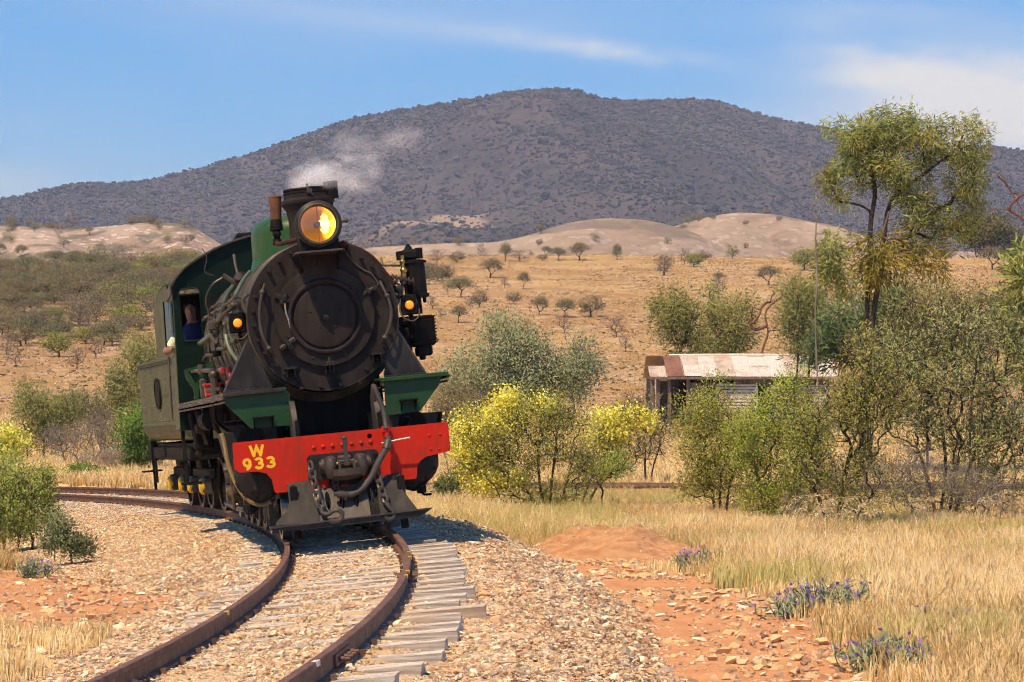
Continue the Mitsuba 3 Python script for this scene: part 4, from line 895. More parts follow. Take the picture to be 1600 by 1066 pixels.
Tn('coal', (lambda g: grid_mesh(g[0], g[1], 2.4 + .7 * np.exp(-(g[0] / 1.0) ** 2) + .12 * n3(g[0] * 3, g[1] * 3, 1.5, 41)))(np.meshgrid(np.linspace(-1.15, 1.15, 30), np.linspace(-2.85, -1.34, 24))), 'soot_black', smooth=False)

# the driver, leaning on the window sill
from manifold3d import Manifold


def body(joints, bones, length=.03, it=8):
    M_ = None
    for i, j in bones:
        pts = []
        for k in (i, j):
            p, r = joints[k]; s_ = trimesh.creation.icosphere(subdivisions=2, radius=1.0)
            pts.append(np.array(s_.vertices) * np.asarray(r) + np.asarray(p))
        h = trimesh.convex.convex_hull(np.vstack(pts))
        mm = Manifold(manifold3d.Mesh(np.array(h.vertices, np.float32), np.array(h.faces, np.uint32)))
        M_ = mm if M_ is None else M_ + mm
    g = M_.refine_to_length(length).to_mesh()
    t = trimesh.Trimesh(np.array(g.vert_properties[:, :3], float), np.array(g.tri_verts), process=True)
    trimesh.smoothing.filter_taubin(t, iterations=it); return t


drv = thing('person', 'driver in a blue shirt resting an elbow on the cab window sill', 'person')
a0, b0, z0 = -1.02, 9.0, 1.30
J = dict(hip=((a0, b0, z0 + .92), (.16, .12, .13)), chest=((a0 - .02, b0 - .04, z0 + 1.28), (.19, .13, .16)), neck=((a0 - .03, b0 - .07, z0 + 1.48), (.06, .06, .06)), head=((a0 - .04, b0 - .10, z0 + 1.63), (.078, .098, .12)), jaw=((a0 - .04, b0 - .14, z0 + 1.56), (.055, .06, .06)), nose=((a0 - .045, b0 - .205, z0 + 1.615), (.016, .02, .025)),
         lk=((a0 - .10, b0 - .1, z0 + .48), (.075, .075, .075)), la=((a0 - .10, b0, z0 + .08), (.05, .05, .05)), lf=((a0 - .10, b0 - .16, z0 + .05), (.05, .07, .04)), rk=((a0 + .12, b0 - .08, z0 + .48), (.075, .075, .075)), ra=((a0 + .12, b0, z0 + .08), (.05, .05, .05)), rf=((a0 + .12, b0 - .16, z0 + .05), (.05, .07, .04)),
         ls=((a0 - .20, b0 - .04, z0 + 1.36), (.07, .07, .07)), le=((a0 - .425, b0 - .20, z0 + 1.10), (.055, .055, .055)), lw=((a0 - .24, b0 - .36, z0 + 1.14), (.034, .034, .034)), lp=((a0 - .17, b0 - .42, z0 + 1.15), (.035, .04, .025)),
         rs=((a0 + .17, b0 - .04, z0 + 1.36), (.07, .07, .07)), re=((a0 + .20, b0 - .18, z0 + 1.08), (.048, .048, .048)), rw=((a0 + .14, b0 - .40, z0 + 1.10), (.034, .034, .034)), rp=((a0 + .13, b0 - .47, z0 + 1.12), (.035, .04, .025)))
for sd, w in (('l', 'lp'), ('r', 'rp')):
    p = np.array(J[w][0]); d = np.array([.02, -.05, -.004])
    for k in range(4):
        o = p + [(k - 1.5) * .018, -.03, 0]; J[f'{sd}f{k}a'] = (o, (.010,) * 3); J[f'{sd}f{k}b'] = (o + d * (.7 + .1 * k), (.009,) * 3); J[f'{sd}f{k}c'] = (o + d * (1.2 + .1 * k) + [0, 0, -.02], (.008,) * 3)
    J[f'{sd}ta'] = (p + [.03, .0, 0], (.012,) * 3); J[f'{sd}tb'] = (p + [.05, -.03, -.015], (.010,) * 3)
bones = [('hip', 'chest'), ('chest', 'neck'), ('neck', 'head'), ('head', 'jaw'), ('head', 'nose'), ('hip', 'lk'), ('lk', 'la'), ('la', 'lf'), ('hip', 'rk'), ('rk', 'ra'), ('ra', 'rf'), ('chest', 'ls'), ('ls', 'le'), ('le', 'lw'), ('lw', 'lp'), ('chest', 'rs'), ('rs', 're'), ('re', 'rw'), ('rw', 'rp')]
for sd, w in (('l', 'lp'), ('r', 'rp')):
    for k in range(4): bones += [(w, f'{sd}f{k}a'), (f'{sd}f{k}a', f'{sd}f{k}b'), (f'{sd}f{k}b', f'{sd}f{k}c')]
    bones += [(w, f'{sd}ta'), (f'{sd}ta', f'{sd}tb')]
bt = body(J, bones, .018, 4); bv = np.array(bt.vertices)
col = np.tile([.022, .028, .085], (len(bv), 1))
col[bv[:, 2] < z0 + .95] = [.03, .035, .06]
dh = np.linalg.norm((bv - J['head'][0]) / [1, 1, 1.2], axis=1); col[(dh < .16) & (bv[:, 2] > z0 + 1.46)] = [.32, .18, .125]
for e_, w_ in (('le', 'lp'), ('re', 'rp')):
    tt = np.array(J[w_][0]) - J[e_][0]; kk = ((bv - J[e_][0]) @ tt) / (tt @ tt); dd = np.linalg.norm(bv - J[e_][0] - kk[:, None] * tt, axis=1)
    col[(kk > -.15) & (dd < .09)] = [.32, .18, .125]
seg = np.array(J['le'][0]) - J['ls'][0]; kk = ((bv - J['ls'][0]) @ seg) / (seg @ seg); dd = np.linalg.norm(bv - J['ls'][0] - kk[:, None] * seg, axis=1)
col[(kk > .45) & (kk < .86) & (dd < .09) & (bv[:, 0] < a0 - .27)] = [.70, .72, .45]
put('body', (bv, np.array(bt.faces)), 'cloth', drv, smooth=True, M=EM, color=col)
hm = ball((a0 - .04, b0 - .075, z0 + 1.675), 1, 2, (.088, .10, .095))
put('cap', hm, 'soot_black', drv, smooth=True, M=EM)
for q in (-1, 1): put('eye', ball((a0 - .04 + q * .03, b0 - .185, z0 + 1.64), .012), 'white_paint', drv, smooth=True, M=EM)
# ------------------------------------------------------------------ plants
FPX = 3922.5
def wpt(u, v, y): return np.array([(u - 800) / FPX * y, y, 1.697 + (609.16 - v) / FPX * y])


def ground_hit(u, v, lo=12.0, hi=430.0):
    """where the line of sight to a spot of open ground meets it"""
    y = np.geomspace(lo, hi, 900); x = (u - 800) / FPX * y; z = 1.697 + (609.16 - v) / FPX * y
    g = ground_z(x, y); k = np.nonzero(z <= g)[0]
    k = k[0] if len(k) else int(np.argmin(np.abs(z - g) / y)); return np.array([x[k], y[k], g[k]])


def unit(v): return v / (np.linalg.norm(v, axis=-1, keepdims=True) + 1e-9)


def skeleton(tips, trunks, rng, r0=.006, power=.42, curl=.12, back=.35, seg=4, up=.25):
    """branches that grow from the trunks to every tip; returns the tubes and the last stretch of every branch"""
    P, par, plen = [], [], []
    for tr in trunks:
        tr = smoothpath(tr, 5)
        for k, p in enumerate(tr):
            P.append(p); par.append(len(P) - 2 if k else -1); plen.append(0 if k == 0 else plen[-1] + np.linalg.norm(p - tr[k - 1]))
    base = np.array([t[0] for t in trunks], float)
    order = np.argsort([np.min(np.linalg.norm(base - t, axis=1)) for t in tips])
    paths = []
    for t in np.asarray(tips)[order]:
        A = np.array(P); d = np.linalg.norm(A - t, axis=1); dm = np.linalg.norm(base - t, axis=1).min()
        cost = d + back * np.array(plen) + 3 * np.maximum(0, A[:, 2] - t[2] + .15 * d) * .5
        j = int(np.argmin(cost)); a = A[j]; d0 = d[j]
        dirp = unit(A[j] - A[par[j]]) if par[j] >= 0 else np.array([0, 0, 1.])
        c1 = a + (dirp * .45 + np.array([0, 0, up])) * d0 * .5 + rng.normal(size=3) * curl * d0
        prev, idx = j, [j]
        for k in range(1, seg + 1):
            s_ = k / seg; p = (1 - s_) ** 2 * a + 2 * s_ * (1 - s_) * c1 + s_ * s_ * t + (rng.normal(size=3) * .03 * d0 if k < seg else 0)
            P.append(p); par.append(prev); plen.append(plen[prev] + np.linalg.norm(p - P[prev])); prev = len(P) - 1; idx.append(prev)
        paths.append(idx)
    P = np.array(P); w = np.zeros(len(P))
    for idx in paths: w[idx[-1]] += 1
    for i in range(len(P) - 1, -1, -1):
        if par[i] >= 0: w[par[i]] += w[i]
    rad = r0 * np.maximum(w, 1) ** power
    n = 0; tubes = []
    for tr in trunks:
        k = len(smoothpath(tr, 5)); tubes.append(tube(P[n:n + k], rad[n:n + k], 8)); n += k
    for idx in paths:
        r = rad[idx].copy(); r[0] = min(r[0], r[1] * 1.25); tubes.append(tube(P[idx], r, 5 if r[1] > r0 * 2.2 else 3, cap=False))
    return tubes, [P[i] for i in paths]


def leaves(centers, dirs, L, W, rng, droop=0.0, flat=.5):
    n = len(centers)
    d = unit(dirs + rng.normal(size=(n, 3)) * .55 + np.array([0, 0, -droop]))
    s_ = unit(np.cross(d, rng.normal(size=(n, 3)))); l = (L * rng.uniform(.6, 1.3, n))[:, None]; w = (W * rng.uniform(.7, 1.3, n))[:, None]
    nn = np.cross(d, s_)
    a = centers; b = a + d * l * .45 + s_ * w * .5 + nn * l * .05; c = a + d * l; e = a + d * l * .45 - s_ * w * .5 + nn * l * .05
    v = np.stack([a, b, c, e], 1).reshape(-1, 3); k = np.arange(n)[:, None] * 4
    return v, np.vstack([k + [0, 1, 2], k + [0, 2, 3]])


def pal(colors, n, rng, w=None):
    c = np.asarray(colors, float); k = rng.choice(len(c), n, p=None if w is None else np.asarray(w) / np.sum(w))
    return np.clip(c[k] * 1.22 * rng.uniform(.75, 1.25, (n, 1)), 0, .9)


BARK = dict(dark=(.055, .042, .034), brown=(.15, .105, .075), grey=(.24, .20, .165), red=(.17, .08, .055), pale=(.36, .29, .22))


def crown_points(lobes, n, y, rng, ry=None):
    """lobes: centre and half sizes of foliage masses as seen at range y (pixels), filled through their depth"""
    w = np.array([l[2] * l[3] * (l[4] if len(l) > 4 else 1) for l in lobes]); out = []
    for l, k in zip(lobes, rng.multinomial(n, w / w.sum())):
        q = unit(rng.normal(size=(k, 3))) * (rng.uniform(0, 1, (k, 1)) ** .45)
        c = wpt(l[0], l[1], y); m = y / FPX
        out.append(np.stack([c[0] + q[:, 0] * l[2] * m, c[1] + q[:, 1] * (l[2] + l[3]) * .5 * m * (ry or 1), c[2] + q[:, 2] * l[3] * m], 1))
    return np.vstack(out)


def plant(name, label, cat, y, bases, lobes, tips, per, L, W, colors, seed, bark='brown', r0=.006, group=None, spread=.16, droop=0.0, weights=None, flowers=None, trunks=None, twigs=0, curl=.12, back=.35, ry=None, up=.25, power=.35, part='foliage'):
    r0 = r0 * (1 if trunks else .8)
    rng = np.random.default_rng(seed)
    t = thing(name, label, cat, group)
    tp_ = crown_points(lobes, tips, y, rng, ry)
    tr = []
    for b in bases:
        x = (b[0] - 800) / FPX * y; yy = y + (b[1] if len(b) > 1 else 0); g = float(ground_z(x, yy))
        top = wpt(b[2], b[3], yy) if len(b) > 3 else np.array([x, yy, g + .25])
        mid = (np.array([x, yy, g]) + top) / 2 + rng.normal(size=3) * .04 * np.linalg.norm(top - [x, yy, g])
        tr.append([np.array([x, yy, g - .06]), mid, top])
    for q in trunks or []: tr.append(np.array([wpt(u, v, y) if v is not None else np.array([(u - 800) / FPX * y, y, float(ground_z((u - 800) / FPX * y, y)) - .06]) for u, v in q]))
    tubes, paths = skeleton(tp_, tr, rng, r0, power, curl, back, 4, up)
    if twigs:
        for p in paths:
            for _ in range(twigs):
                k = rng.integers(1, 4); a = p[k] + (p[k + 1] - p[k]) * rng.uniform(); d = unit(unit(p[-1] - p[0]) + rng.normal(size=3) * .6 + [0, 0, .2]) * spread * rng.uniform(1.2, 3)
                tubes.append(tube([a, a + d * .5 + rng.normal(size=3) * spread * .15, a + d], [r0 * .7, r0 * .55, r0 * .35], 3, cap=False))
    v, f = join(tubes)
    bc = np.array(BARK[bark]); cc = bc * (0.7 + .6 * meshkit.noise(v * np.array([9, 9, 3]), 5))[:, None]
    put('stem', (v, f), 'bark', t, smooth=True, color=cc)
    if per > 0:
        n = tips * per; i = rng.integers(0, len(paths), n); A = np.array([p[-2] for p in paths]); B = np.array([p[-1] for p in paths])
        s_ = rng.uniform(.0, 1.15, (n, 1)); c = A[i] + (B[i] - A[i]) * s_ + rng.normal(size=(n, 3)) * spread
        d = unit(B[i] - A[i]) + unit(c - (A[i] + (B[i] - A[i]) * s_)) * .8
        lv, lf = leaves(c, d, L, W, rng, droop)
        clump = np.array([pal(colors, 1, np.random.default_rng(seed * 977 + k), weights)[0] for k in range(len(paths))])
        col = clump[i] * .65 + pal(colors, n, rng, weights) * .35
        ctr = np.mean([p[-1] for p in paths], axis=0); out = unit(np.repeat(B[i], 1, 0) - ctr) * .5 + unit(c - B[i]) * .45 + [0, 0, .45] + rng.normal(size=(n, 3)) * .45 + SUN * .15
        scene[key_for(part, t)] = foliage((lv, lf), np.repeat(col, 4, 0), np.repeat(unit(out), 4, 0))
    if flowers:
        fl, k, sz, fc = flowers; q = crown_points(fl, k // 26, y, rng); c = np.repeat(q, 26, 0) + rng.normal(size=(len(q) * 26, 3)) * [.12, .12, .09]
        n = len(c); lv, lf = leaves(c, rng.normal(size=(n, 3)), sz, sz * .8, rng)
        kq = key_for('blossom', t); scene[kq] = foliage((lv, lf), np.repeat(pal(fc, n, rng), 4, 0), np.repeat(unit(unit(c - np.repeat(q, 26, 0)) + [0, 0, .4] + rng.normal(size=(n, 3)) * .3), 4, 0))
        tag(kq, 'clusters of bright yellow blossom')
    return t


GUM = [(.26, .31, .085), (.36, .39, .14), (.19, .24, .07), (.38, .34, .12), (.22, .20, .07)]
DGUM = [(0.111, 0.163, 0.072), (0.156, 0.208, 0.091), (0.085, 0.124, 0.058)]
SALT = [(0.254, 0.302, 0.160), (0.319, 0.351, 0.206), (0.188, 0.244, 0.122), (0.356, 0.312, 0.188)]
FEATH = [(0.282, 0.375, 0.072), (0.377, 0.447, 0.088), (0.208, 0.304, 0.064), (0.415, 0.385, 0.096)]
OLIVE = [(0.202, 0.211, 0.089), (0.248, 0.244, 0.111), (0.155, 0.170, 0.075), (0.296, 0.244, 0.133)]
GREYT = [(0.255, 0.217, 0.180), (0.300, 0.255, 0.210), (0.225, 0.210, 0.150)]
LEAFG = [(0.115, 0.196, 0.040), (0.161, 0.241, 0.057), (0.086, 0.149, 0.034)]
YEL = [(.80, .69, .13), (.86, .77, .20), (.68, .60, .10)]

# the tall gum
plant('gum_tree', 'tall twin trunked gum tree with drooping olive leaves against the sky', 'tree', 62, [], [(1395, 222, 82, 52), (1335, 225, 52, 48), (1372, 188, 60, 26), (1440, 215, 55, 45), (1500, 232, 44, 58), (1512, 295, 36, 55), (1300, 265, 26, 20, 1.2), (1302, 300, 32, 22, .8), (1428, 295, 40, 34), (1440, 345, 34, 40), (1468, 360, 30, 32, .5), (1375, 272, 50, 30), (1508, 345, 26, 30, .7)],
      250, 62, .20, .029, GUM, 11, 'dark', .0095, spread=.12, droop=.85, trunks=[[(1350, None), (1349, 640), (1353, 520), (1358, 430), (1361, 350), (1368, 300), (1360, 262)], [(1361, None), (1356, 620), (1364, 500), (1380, 405), (1391, 320), (1440, 275), (1480, 245)]], back=.15, power=.40)
plant('mistletoe_clump', 'yellow green leafy clump hanging low between the trunks of the tall gum', 'mistletoe', 61.6, [], [(1378, 395, 30, 42), (1362, 425, 24, 25), (1410, 400, 30, 40, .6), (1340, 385, 14, 22), (1440, 415, 36, 35, .45), (1455, 390, 30, 30, .4)], 75, 30, .24, .035, [(0.260, 0.221, 0.039), (0.338, 0.273, 0.065), (0.182, 0.169, 0.039), (0.156, 0.169, 0.065)], 12, 'brown', .006, spread=.12, droop=.9, trunks=[[(1390, 330), (1384, 350), (1378, 375)]], back=.1, up=-.2)
plant('dead_sapling', 'thin bare grey stem standing left of the tall gum tree', 'tree', 57, [], [(1275, 330, 12, 45), (1277, 390, 14, 40)], 16, 0, 0, 0, GUM, 13, 'grey', .007, trunks=[[(1282, None), (1279, 640), (1274, 500), (1277, 440), (1275, 385), (1276, 340)]], back=.1, up=.6, power=.34)
plant('dead_tree', 'bare twisted branches reaching in at the right edge of the photo', 'tree', 50, [], [(1558, 268, 12, 14), (1577, 262, 8, 12), (1550, 326, 12, 6), (1600, 300, 20, 20), (1640, 260, 40, 40)], 22, 0, 0, 0, GUM, 14, 'red', .010, trunks=[[(1660, None), (1650, 620), (1632, 450), (1608, 350), (1584, 305), (1566, 272)], [(1612, 352), (1580, 330), (1552, 326)]], back=.1, power=.36)
plant('gum_sapling', 'leafy gum foliage at the right edge below the bare branches', 'tree', 44, [(1625, 0, 1615, 600)], [(1600, 440, 26, 45), (1592, 505, 22, 45), (1615, 560, 30, 40), (1606, 400, 14, 20)], 70, 40, .24, .034, GUM, 15, 'brown', .006, spread=.11, droop=.7)
plant('gum_sapling', 'dense blue green gum sapling at the foot of the tall gum tree', 'tree', 67, [(1362, .6, 1365, 600), (1340, .2, 1330, 600)], [(1372, 490, 58, 45), (1330, 520, 55, 45), (1405, 470, 30, 30), (1300, 540, 40, 40), (1380, 545, 55, 40)], 170, 42, .28, .042, DGUM, 16, 'brown', .006, spread=.15, droop=.4)
plant('gum_sapling', 'small gum sapling with a drooping tip between the hut and tall gum', 'tree', 60, [(1300, 0, 1302, 560)], [(1298, 385, 14, 22), (1300, 420, 22, 26), (1322, 450, 18, 18)], 45, 30, .24, .033, GUM, 17, 'pale', .006, spread=.10, droop=.8, trunks=[[(1340, 500), (1325, 440), (1300, 400), (1290, 392)]])
# scrub on the right
plant('mulga_bush', 'large grey green bush filling the right side of the photo', 'bush', 41, [(1478, 0, 1500, 700), (1490, .2, 1545, 660), (1462, -.2, 1430, 690), (1505, .1, 1580, 690), (1470, .3, 1470, 650)], [(1460, 590, 75, 85), (1540, 610, 70, 100), (1400, 560, 60, 55), (1575, 520, 50, 60), (1500, 520, 70, 50), (1590, 660, 50, 60), (1440, 670, 60, 50), (1540, 700, 70, 60), (1500, 770, 80, 45, .8), (1420, 760, 50, 50, .6), (1590, 760, 40, 50, .6)],
      700, 24, .085, .024, [(0.246, 0.260, 0.112), (0.298, 0.307, 0.150), (0.194, 0.221, 0.083), (0.334, 0.317, 0.179), (0.263, 0.326, 0.090)], 18, 'dark', .0062, spread=.10, twigs=5, back=.2)
plant('mulga_bush', 'olive brown canopy behind the large grey green bush', 'bush', 66, [(1450, 0, 1450, 600), (1520, .5, 1520, 600)], [(1450, 470, 60, 35), (1510, 480, 60, 40), (1420, 500, 50, 40), (1560, 500, 50, 40), (1470, 530, 110, 40)], 300, 36, .13, .034, OLIVE, 19, 'brown', .007, spread=.17, twigs=1)
plant('acacia_bush', 'feathery bush with dark leaning trunks in front of the hut right end', 'bush', 37, [(1300, 0, 1262, 735), (1308, .1, 1330, 700), (1296, -.1, 1240, 720), (1318, 0, 1372, 760)], [(1325, 625, 45, 40), (1365, 585, 45, 40), (1275, 665, 45, 35), (1350, 650, 50, 50), (1350, 540, 30, 30, .5), (1395, 620, 40, 40, .7), (1340, 720, 50, 40, .6), (1280, 740, 36, 40), (1330, 780, 50, 30, .8)],
      440, 27, .058, .020, [(0.227, 0.251, 0.068), (0.313, 0.306, 0.084), (0.174, 0.214, 0.061), (0.348, 0.278, 0.107)], 20, 'dark', .006, spread=.085, twigs=2, back=.2)
plant('acacia_bush', 'bright green feathery bush in the middle of the right scrub', 'bush', 39, [(1212, 0, 1215, 740), (1205, .1, 1180, 730), (1220, .1, 1250, 740)], [(1225, 640, 60, 45), (1180, 680, 50, 45), (1260, 690, 50, 40), (1235, 600, 34, 28, .6), (1170, 720, 40, 30), (1235, 745, 50, 40), (1190, 770, 40, 28), (1250, 790, 36, 24), (1205, 800, 45, 22, .7)], 560, 38, .055, .019, [(.26, .34, .06), (.34, .40, .08), (.20, .27, .055), (.38, .36, .08)], 21, 'brown', .005, spread=.08, twigs=1, back=.2)
plant('acacia_bush', 'olive green feathery bush in front of the hut left end', 'bush', 43, [(1126, 0, 1128, 730), (1120, .1, 1105, 720), (1133, .1, 1160, 700)], [(1110, 640, 45, 35), (1120, 605, 26, 24, .6), (1085, 680, 38, 40), (1140, 680, 50, 40), (1105, 720, 40, 30), (1150, 670, 40, 30), (1070, 640, 25, 30, .5), (1130, 740, 50, 30), (1085, 750, 30, 28), (1130, 775, 50, 20, .8)], 480, 32, .058, .019, [(0.269, 0.305, 0.066), (0.353, 0.349, 0.081), (0.202, 0.251, 0.059), (0.403, 0.340, 0.103)], 22, 'dark', .005, spread=.085, twigs=1, back=.2)
plant('thorn_bush', 'half bare bush with reddish stems rising between hut and tall gum', 'bush', 46, [(1280, 0, 1270, 650), (1268, .2, 1230, 640), (1330, .2, 1345, 640)], [(1258, 632, 26, 26), (1345, 540, 26, 34), (1318, 615, 30, 30), (1385, 560, 20, 30)], 130, 14, .06, .018, OLIVE, 23, 'red', .0085, spread=.10, twigs=3, back=.15)
plant('twig_bush', 'low grey mass of bare twigs between the dark trunks on the right', 'bush', 38.5, [(1350, 0), (1400, .2), (1430, 0), (1330, .3), (1540, .3), (1250, .2)], [(1350, 750, 60, 45), (1420, 740, 60, 50), (1500, 760, 50, 35), (1300, 760, 30, 40), (1560, 780, 40, 40), (1250, 790, 40, 24)], 420, 8, .05, .012, GREYT, 24, 'grey', .0042, spread=.10, twigs=5, back=.15)
plant('wattle', 'wattle bush laden with yellow blossom right beside the buffer beam', 'bush', 45, [(853, 0, 840, 700), (858, .1, 870, 690), (850, .1, 800, 720), (870, .2, 900, 700)], [(790, 680, 55, 45), (845, 650, 55, 40), (880, 660, 45, 40), (760, 720, 45, 35), (900, 720, 40, 35, .6), (835, 710, 50, 35, .7), (730, 660, 30, 30), (800, 762, 60, 28), (905, 740, 36, 40, .7), (880, 768, 55, 26), (730, 735, 36, 30)], 480, 36, .065, .018, [(0.252, 0.282, 0.076), (0.319, 0.319, 0.088), (0.202, 0.237, 0.063), (0.336, 0.291, 0.113)], 25, 'dark', .006, spread=.10, twigs=2, back=.2,
      flowers=([(735, 668, 34, 26, 1.4), (915, 690, 18, 22, .25), (765, 655, 40, 26, 1.2), (722, 695, 24, 26, 1.2), (790, 625, 14, 20, 1.6), (745, 705, 36, 18), (760, 752, 30, 26, 1.1), (738, 735, 26, 20), (785, 760, 26, 16), (818, 630, 40, 12, .5), (800, 665, 40, 30, .35), (855, 630, 20, 8, .7), (870, 690, 30, 30, .12), (812, 745, 12, 16, .8)], 10500, .05, YEL))
plant('wattle', 'slender wattle with a yellow flowering top right of the larger wattle', 'bush', 47, [(905, 0, 940, 715), (912, .2, 960, 690), (900, .1, 900, 700)], [(955, 680, 30, 35), (985, 650, 28, 25), (935, 700, 25, 25, .5), (965, 725, 30, 25), (1000, 700, 20, 25, .5)], 120, 30, .065, .016, OLIVE, 26, 'dark', .006, spread=.10, twigs=2, back=.15,
      flowers=([(950, 660, 30, 18, 1.3), (945, 685, 22, 20), (985, 648, 26, 14), (968, 672, 26, 22, .8), (1012, 655, 14, 16, .8), (940, 715, 8, 8)], 4600, .055, YEL))
plant('twig_bush', 'grey twiggy bush standing behind the slender flowering wattle', 'bush', 60, [(1010, 0, 1008, 700), (1016, .2, 1030, 700)], [(1010, 680, 40, 40), (1035, 660, 30, 30), (985, 640, 30, 30, .6), (1000, 625, 25, 20, .7)], 160, 12, .08, .02, OLIVE + GREYT, 27, 'dark', .006, spread=.13, twigs=4)
plant('saltbush', 'large rounded grey green bush behind the flowering wattle', 'bush', 76, [(790, 0, 790, 640), (830, .4, 850, 640), (760, .4, 750, 640), (880, .2, 895, 650)], [(785, 535, 48, 48), (740, 575, 42, 38), (820, 570, 55, 50), (900, 575, 42, 50), (865, 600, 50, 42), (790, 610, 70, 45), (700, 600, 28, 28, .6), (835, 535, 28, 24)], 520, 46, .12, .045, SALT, 28, 'brown', .007, spread=.17)
plant('scrub_bush', 'thin yellowish bush beside the right running board', 'bush', 68, [(700, 0), (725, .4)], [(700, 630, 32, 40), (725, 640, 40, 35), (690, 660, 25, 35)], 170, 26, .09, .025, [(.19, .18, .07), (.16, .155, .07), (.18, .15, .11)], 29, 'grey', .005, spread=.14, twigs=2)
plant('low_shrub', 'small dark green shrub in the grass under the flowering wattle', 'shrub', 50, [(706, 0)], [(704, 760, 16, 16), (690, 770, 10, 10)], 50, 30, .08, .03, [(.09, .12, .05), (.12, .14, .06)], 30, 'brown', .005, spread=.07)
plant('scrub_bush', 'green bush at the foot of the slender flowering wattle', 'bush', 46, [(940, 0)], [(935, 735, 30, 22), (962, 725, 25, 18)], 70, 34, .055, .014, FEATH, 31, 'dark', .005, spread=.09, twigs=1)
# behind the hut
plant('pepper_tree', 'yellow green tree with bare dark limbs behind the hut left end', 'tree', 118, [], [(1060, 500, 42, 38), (1050, 480, 30, 20), (1080, 540, 40, 25), (1035, 480, 14, 18), (1110, 455, 14, 12, .3), (1075, 455, 30, 10, .4)], 150, 44, .22, .05, [(0.230, 0.243, 0.068), (0.284, 0.270, 0.095), (0.176, 0.196, 0.061)], 32, 'red', .018, spread=.26, trunks=[[(1068, None), (1066, 560), (1062, 510), (1050, 480), (1020, 472)], [(1066, 540), (1085, 480), (1062, 458), (1046, 446)], [(1085, 500), (1108, 470), (1106, 445)]], back=.12, droop=.5)
plant('pepper_tree', 'yellow green tree behind the middle of the hut', 'tree', 114, [], [(1145, 520, 36, 40), (1125, 490, 30, 24), (1160, 480, 22, 26), (1130, 550, 40, 18)], 130, 44, .22, .05, [(0.230, 0.243, 0.068), (0.284, 0.270, 0.095), (0.176, 0.196, 0.061)], 33, 'red', .018, spread=.26, trunks=[[(1135, None), (1133, 555), (1125, 515), (1145, 480), (1160, 455)], [(1128, 520), (1105, 490), (1112, 460)]], back=.12, droop=.5)
plant('dead_tree', 'bare reddish dead tree behind the hut roof', 'tree', 112, [], [(1215, 462, 14, 12), (1232, 462, 10, 8), (1170, 510, 10, 10), (1180, 490, 10, 20), (1235, 520, 10, 6), (1205, 470, 12, 14)], 34, 0, 0, 0, GUM, 34, 'red', .022, trunks=[[(1190, None), (1190, 560), (1200, 520), (1196, 490), (1212, 470), (1228, 462)], [(1198, 510), (1180, 515), (1170, 505)]], back=.1, power=.36)
plant('pepper_tree', 'leafy tree behind the hut beside the bare dead tree', 'tree', 100, [(1248, 0, 1248, 540), (1262, .4, 1268, 520)], [(1250, 460, 34, 34), (1240, 500, 26, 30), (1275, 480, 25, 40), (1260, 540, 40, 30), (1285, 530, 25, 35)], 190, 44, .19, .042, [(0.182, 0.208, 0.065), (0.234, 0.240, 0.085), (0.143, 0.169, 0.058)], 35, 'dark', .010, spread=.24, droop=.3)
# left side
plant('willow_bush', 'olive bush with pale leaves rising behind the tender', 'bush', 74, [(212, 0, 212, 650), (190, .4, 188, 650)], [(215, 545, 26, 30), (232, 570, 22, 40), (190, 595, 28, 28), (212, 620, 36, 36), (175, 620, 16, 20)], 200, 44, .13, .03, [(0.234, 0.240, 0.091), (0.299, 0.286, 0.130), (0.182, 0.195, 0.072)], 36, 'brown', .007, spread=.15)
plant('leafy_bush', 'bright green leafy bush under the tender beside the track', 'bush', 69, [(215, 0, 215, 700), (200, .2)], [(212, 670, 32, 36), (225, 690, 28, 36), (205, 710, 28, 22), (235, 660, 18, 30)], 220, 44, .11, .035, LEAFG, 37, 'brown', .006, spread=.13)
plant('scrub_bush', 'yellow green bush on the far left beyond the track', 'bush', 76, [(70, 0, 70, 690), (45, .3, 40, 690)], [(72, 640, 42, 34), (45, 625, 26, 28), (100, 660, 36, 28), (62, 680, 40, 28)], 230, 38, .11, .03, [(0.208, 0.227, 0.072), (0.260, 0.260, 0.091), (0.156, 0.182, 0.065)], 38, 'brown', .007, spread=.16, twigs=1)
plant('scrub_bush', 'brown green bush between the far left bush and the tender', 'bush', 78, [(150, 0), (125, .3)], [(135, 640, 32, 22), (160, 650, 28, 20), (115, 630, 22, 20)], 140, 26, .11, .03, OLIVE, 39, 'brown', .007, spread=.16, twigs=2)
plant('twig_bush', 'grey purple mass of bare twigs left of the bright green bush', 'bush', 72, [(150, 0), (165, .2), (120, .1), (100, .3)], [(155, 675, 34, 34), (120, 690, 40, 26), (90, 690, 30, 25), (170, 690, 22, 26)], 280, 5, .08, .02, GREYT, 40, 'grey', .006, spread=.16, twigs=5)
plant('brush_heap', 'pale dry brush lying left of the tender', 'dry brush', 68, [(150, 0), (175, .2), (120, .2)], [(150, 722, 40, 9), (175, 718, 18, 12)], 120, 0, .1, .02, GREYT, 41, 'pale', .005, spread=.18, twigs=5, up=0)
plant('wattle', 'yellow flowering wattle at the left edge of the photo', 'bush', 52, [(0, 0, 5, 720), (-20, .2)], [(12, 700, 30, 26), (-10, 690, 30, 30)], 90, 34, .07, .018, FEATH, 42, 'brown', .005, spread=.10, flowers=([(20, 680, 22, 16, 1.2), (10, 700, 26, 14), (35, 692, 12, 8), (-15, 690, 22, 20)], 2600, .06, YEL))
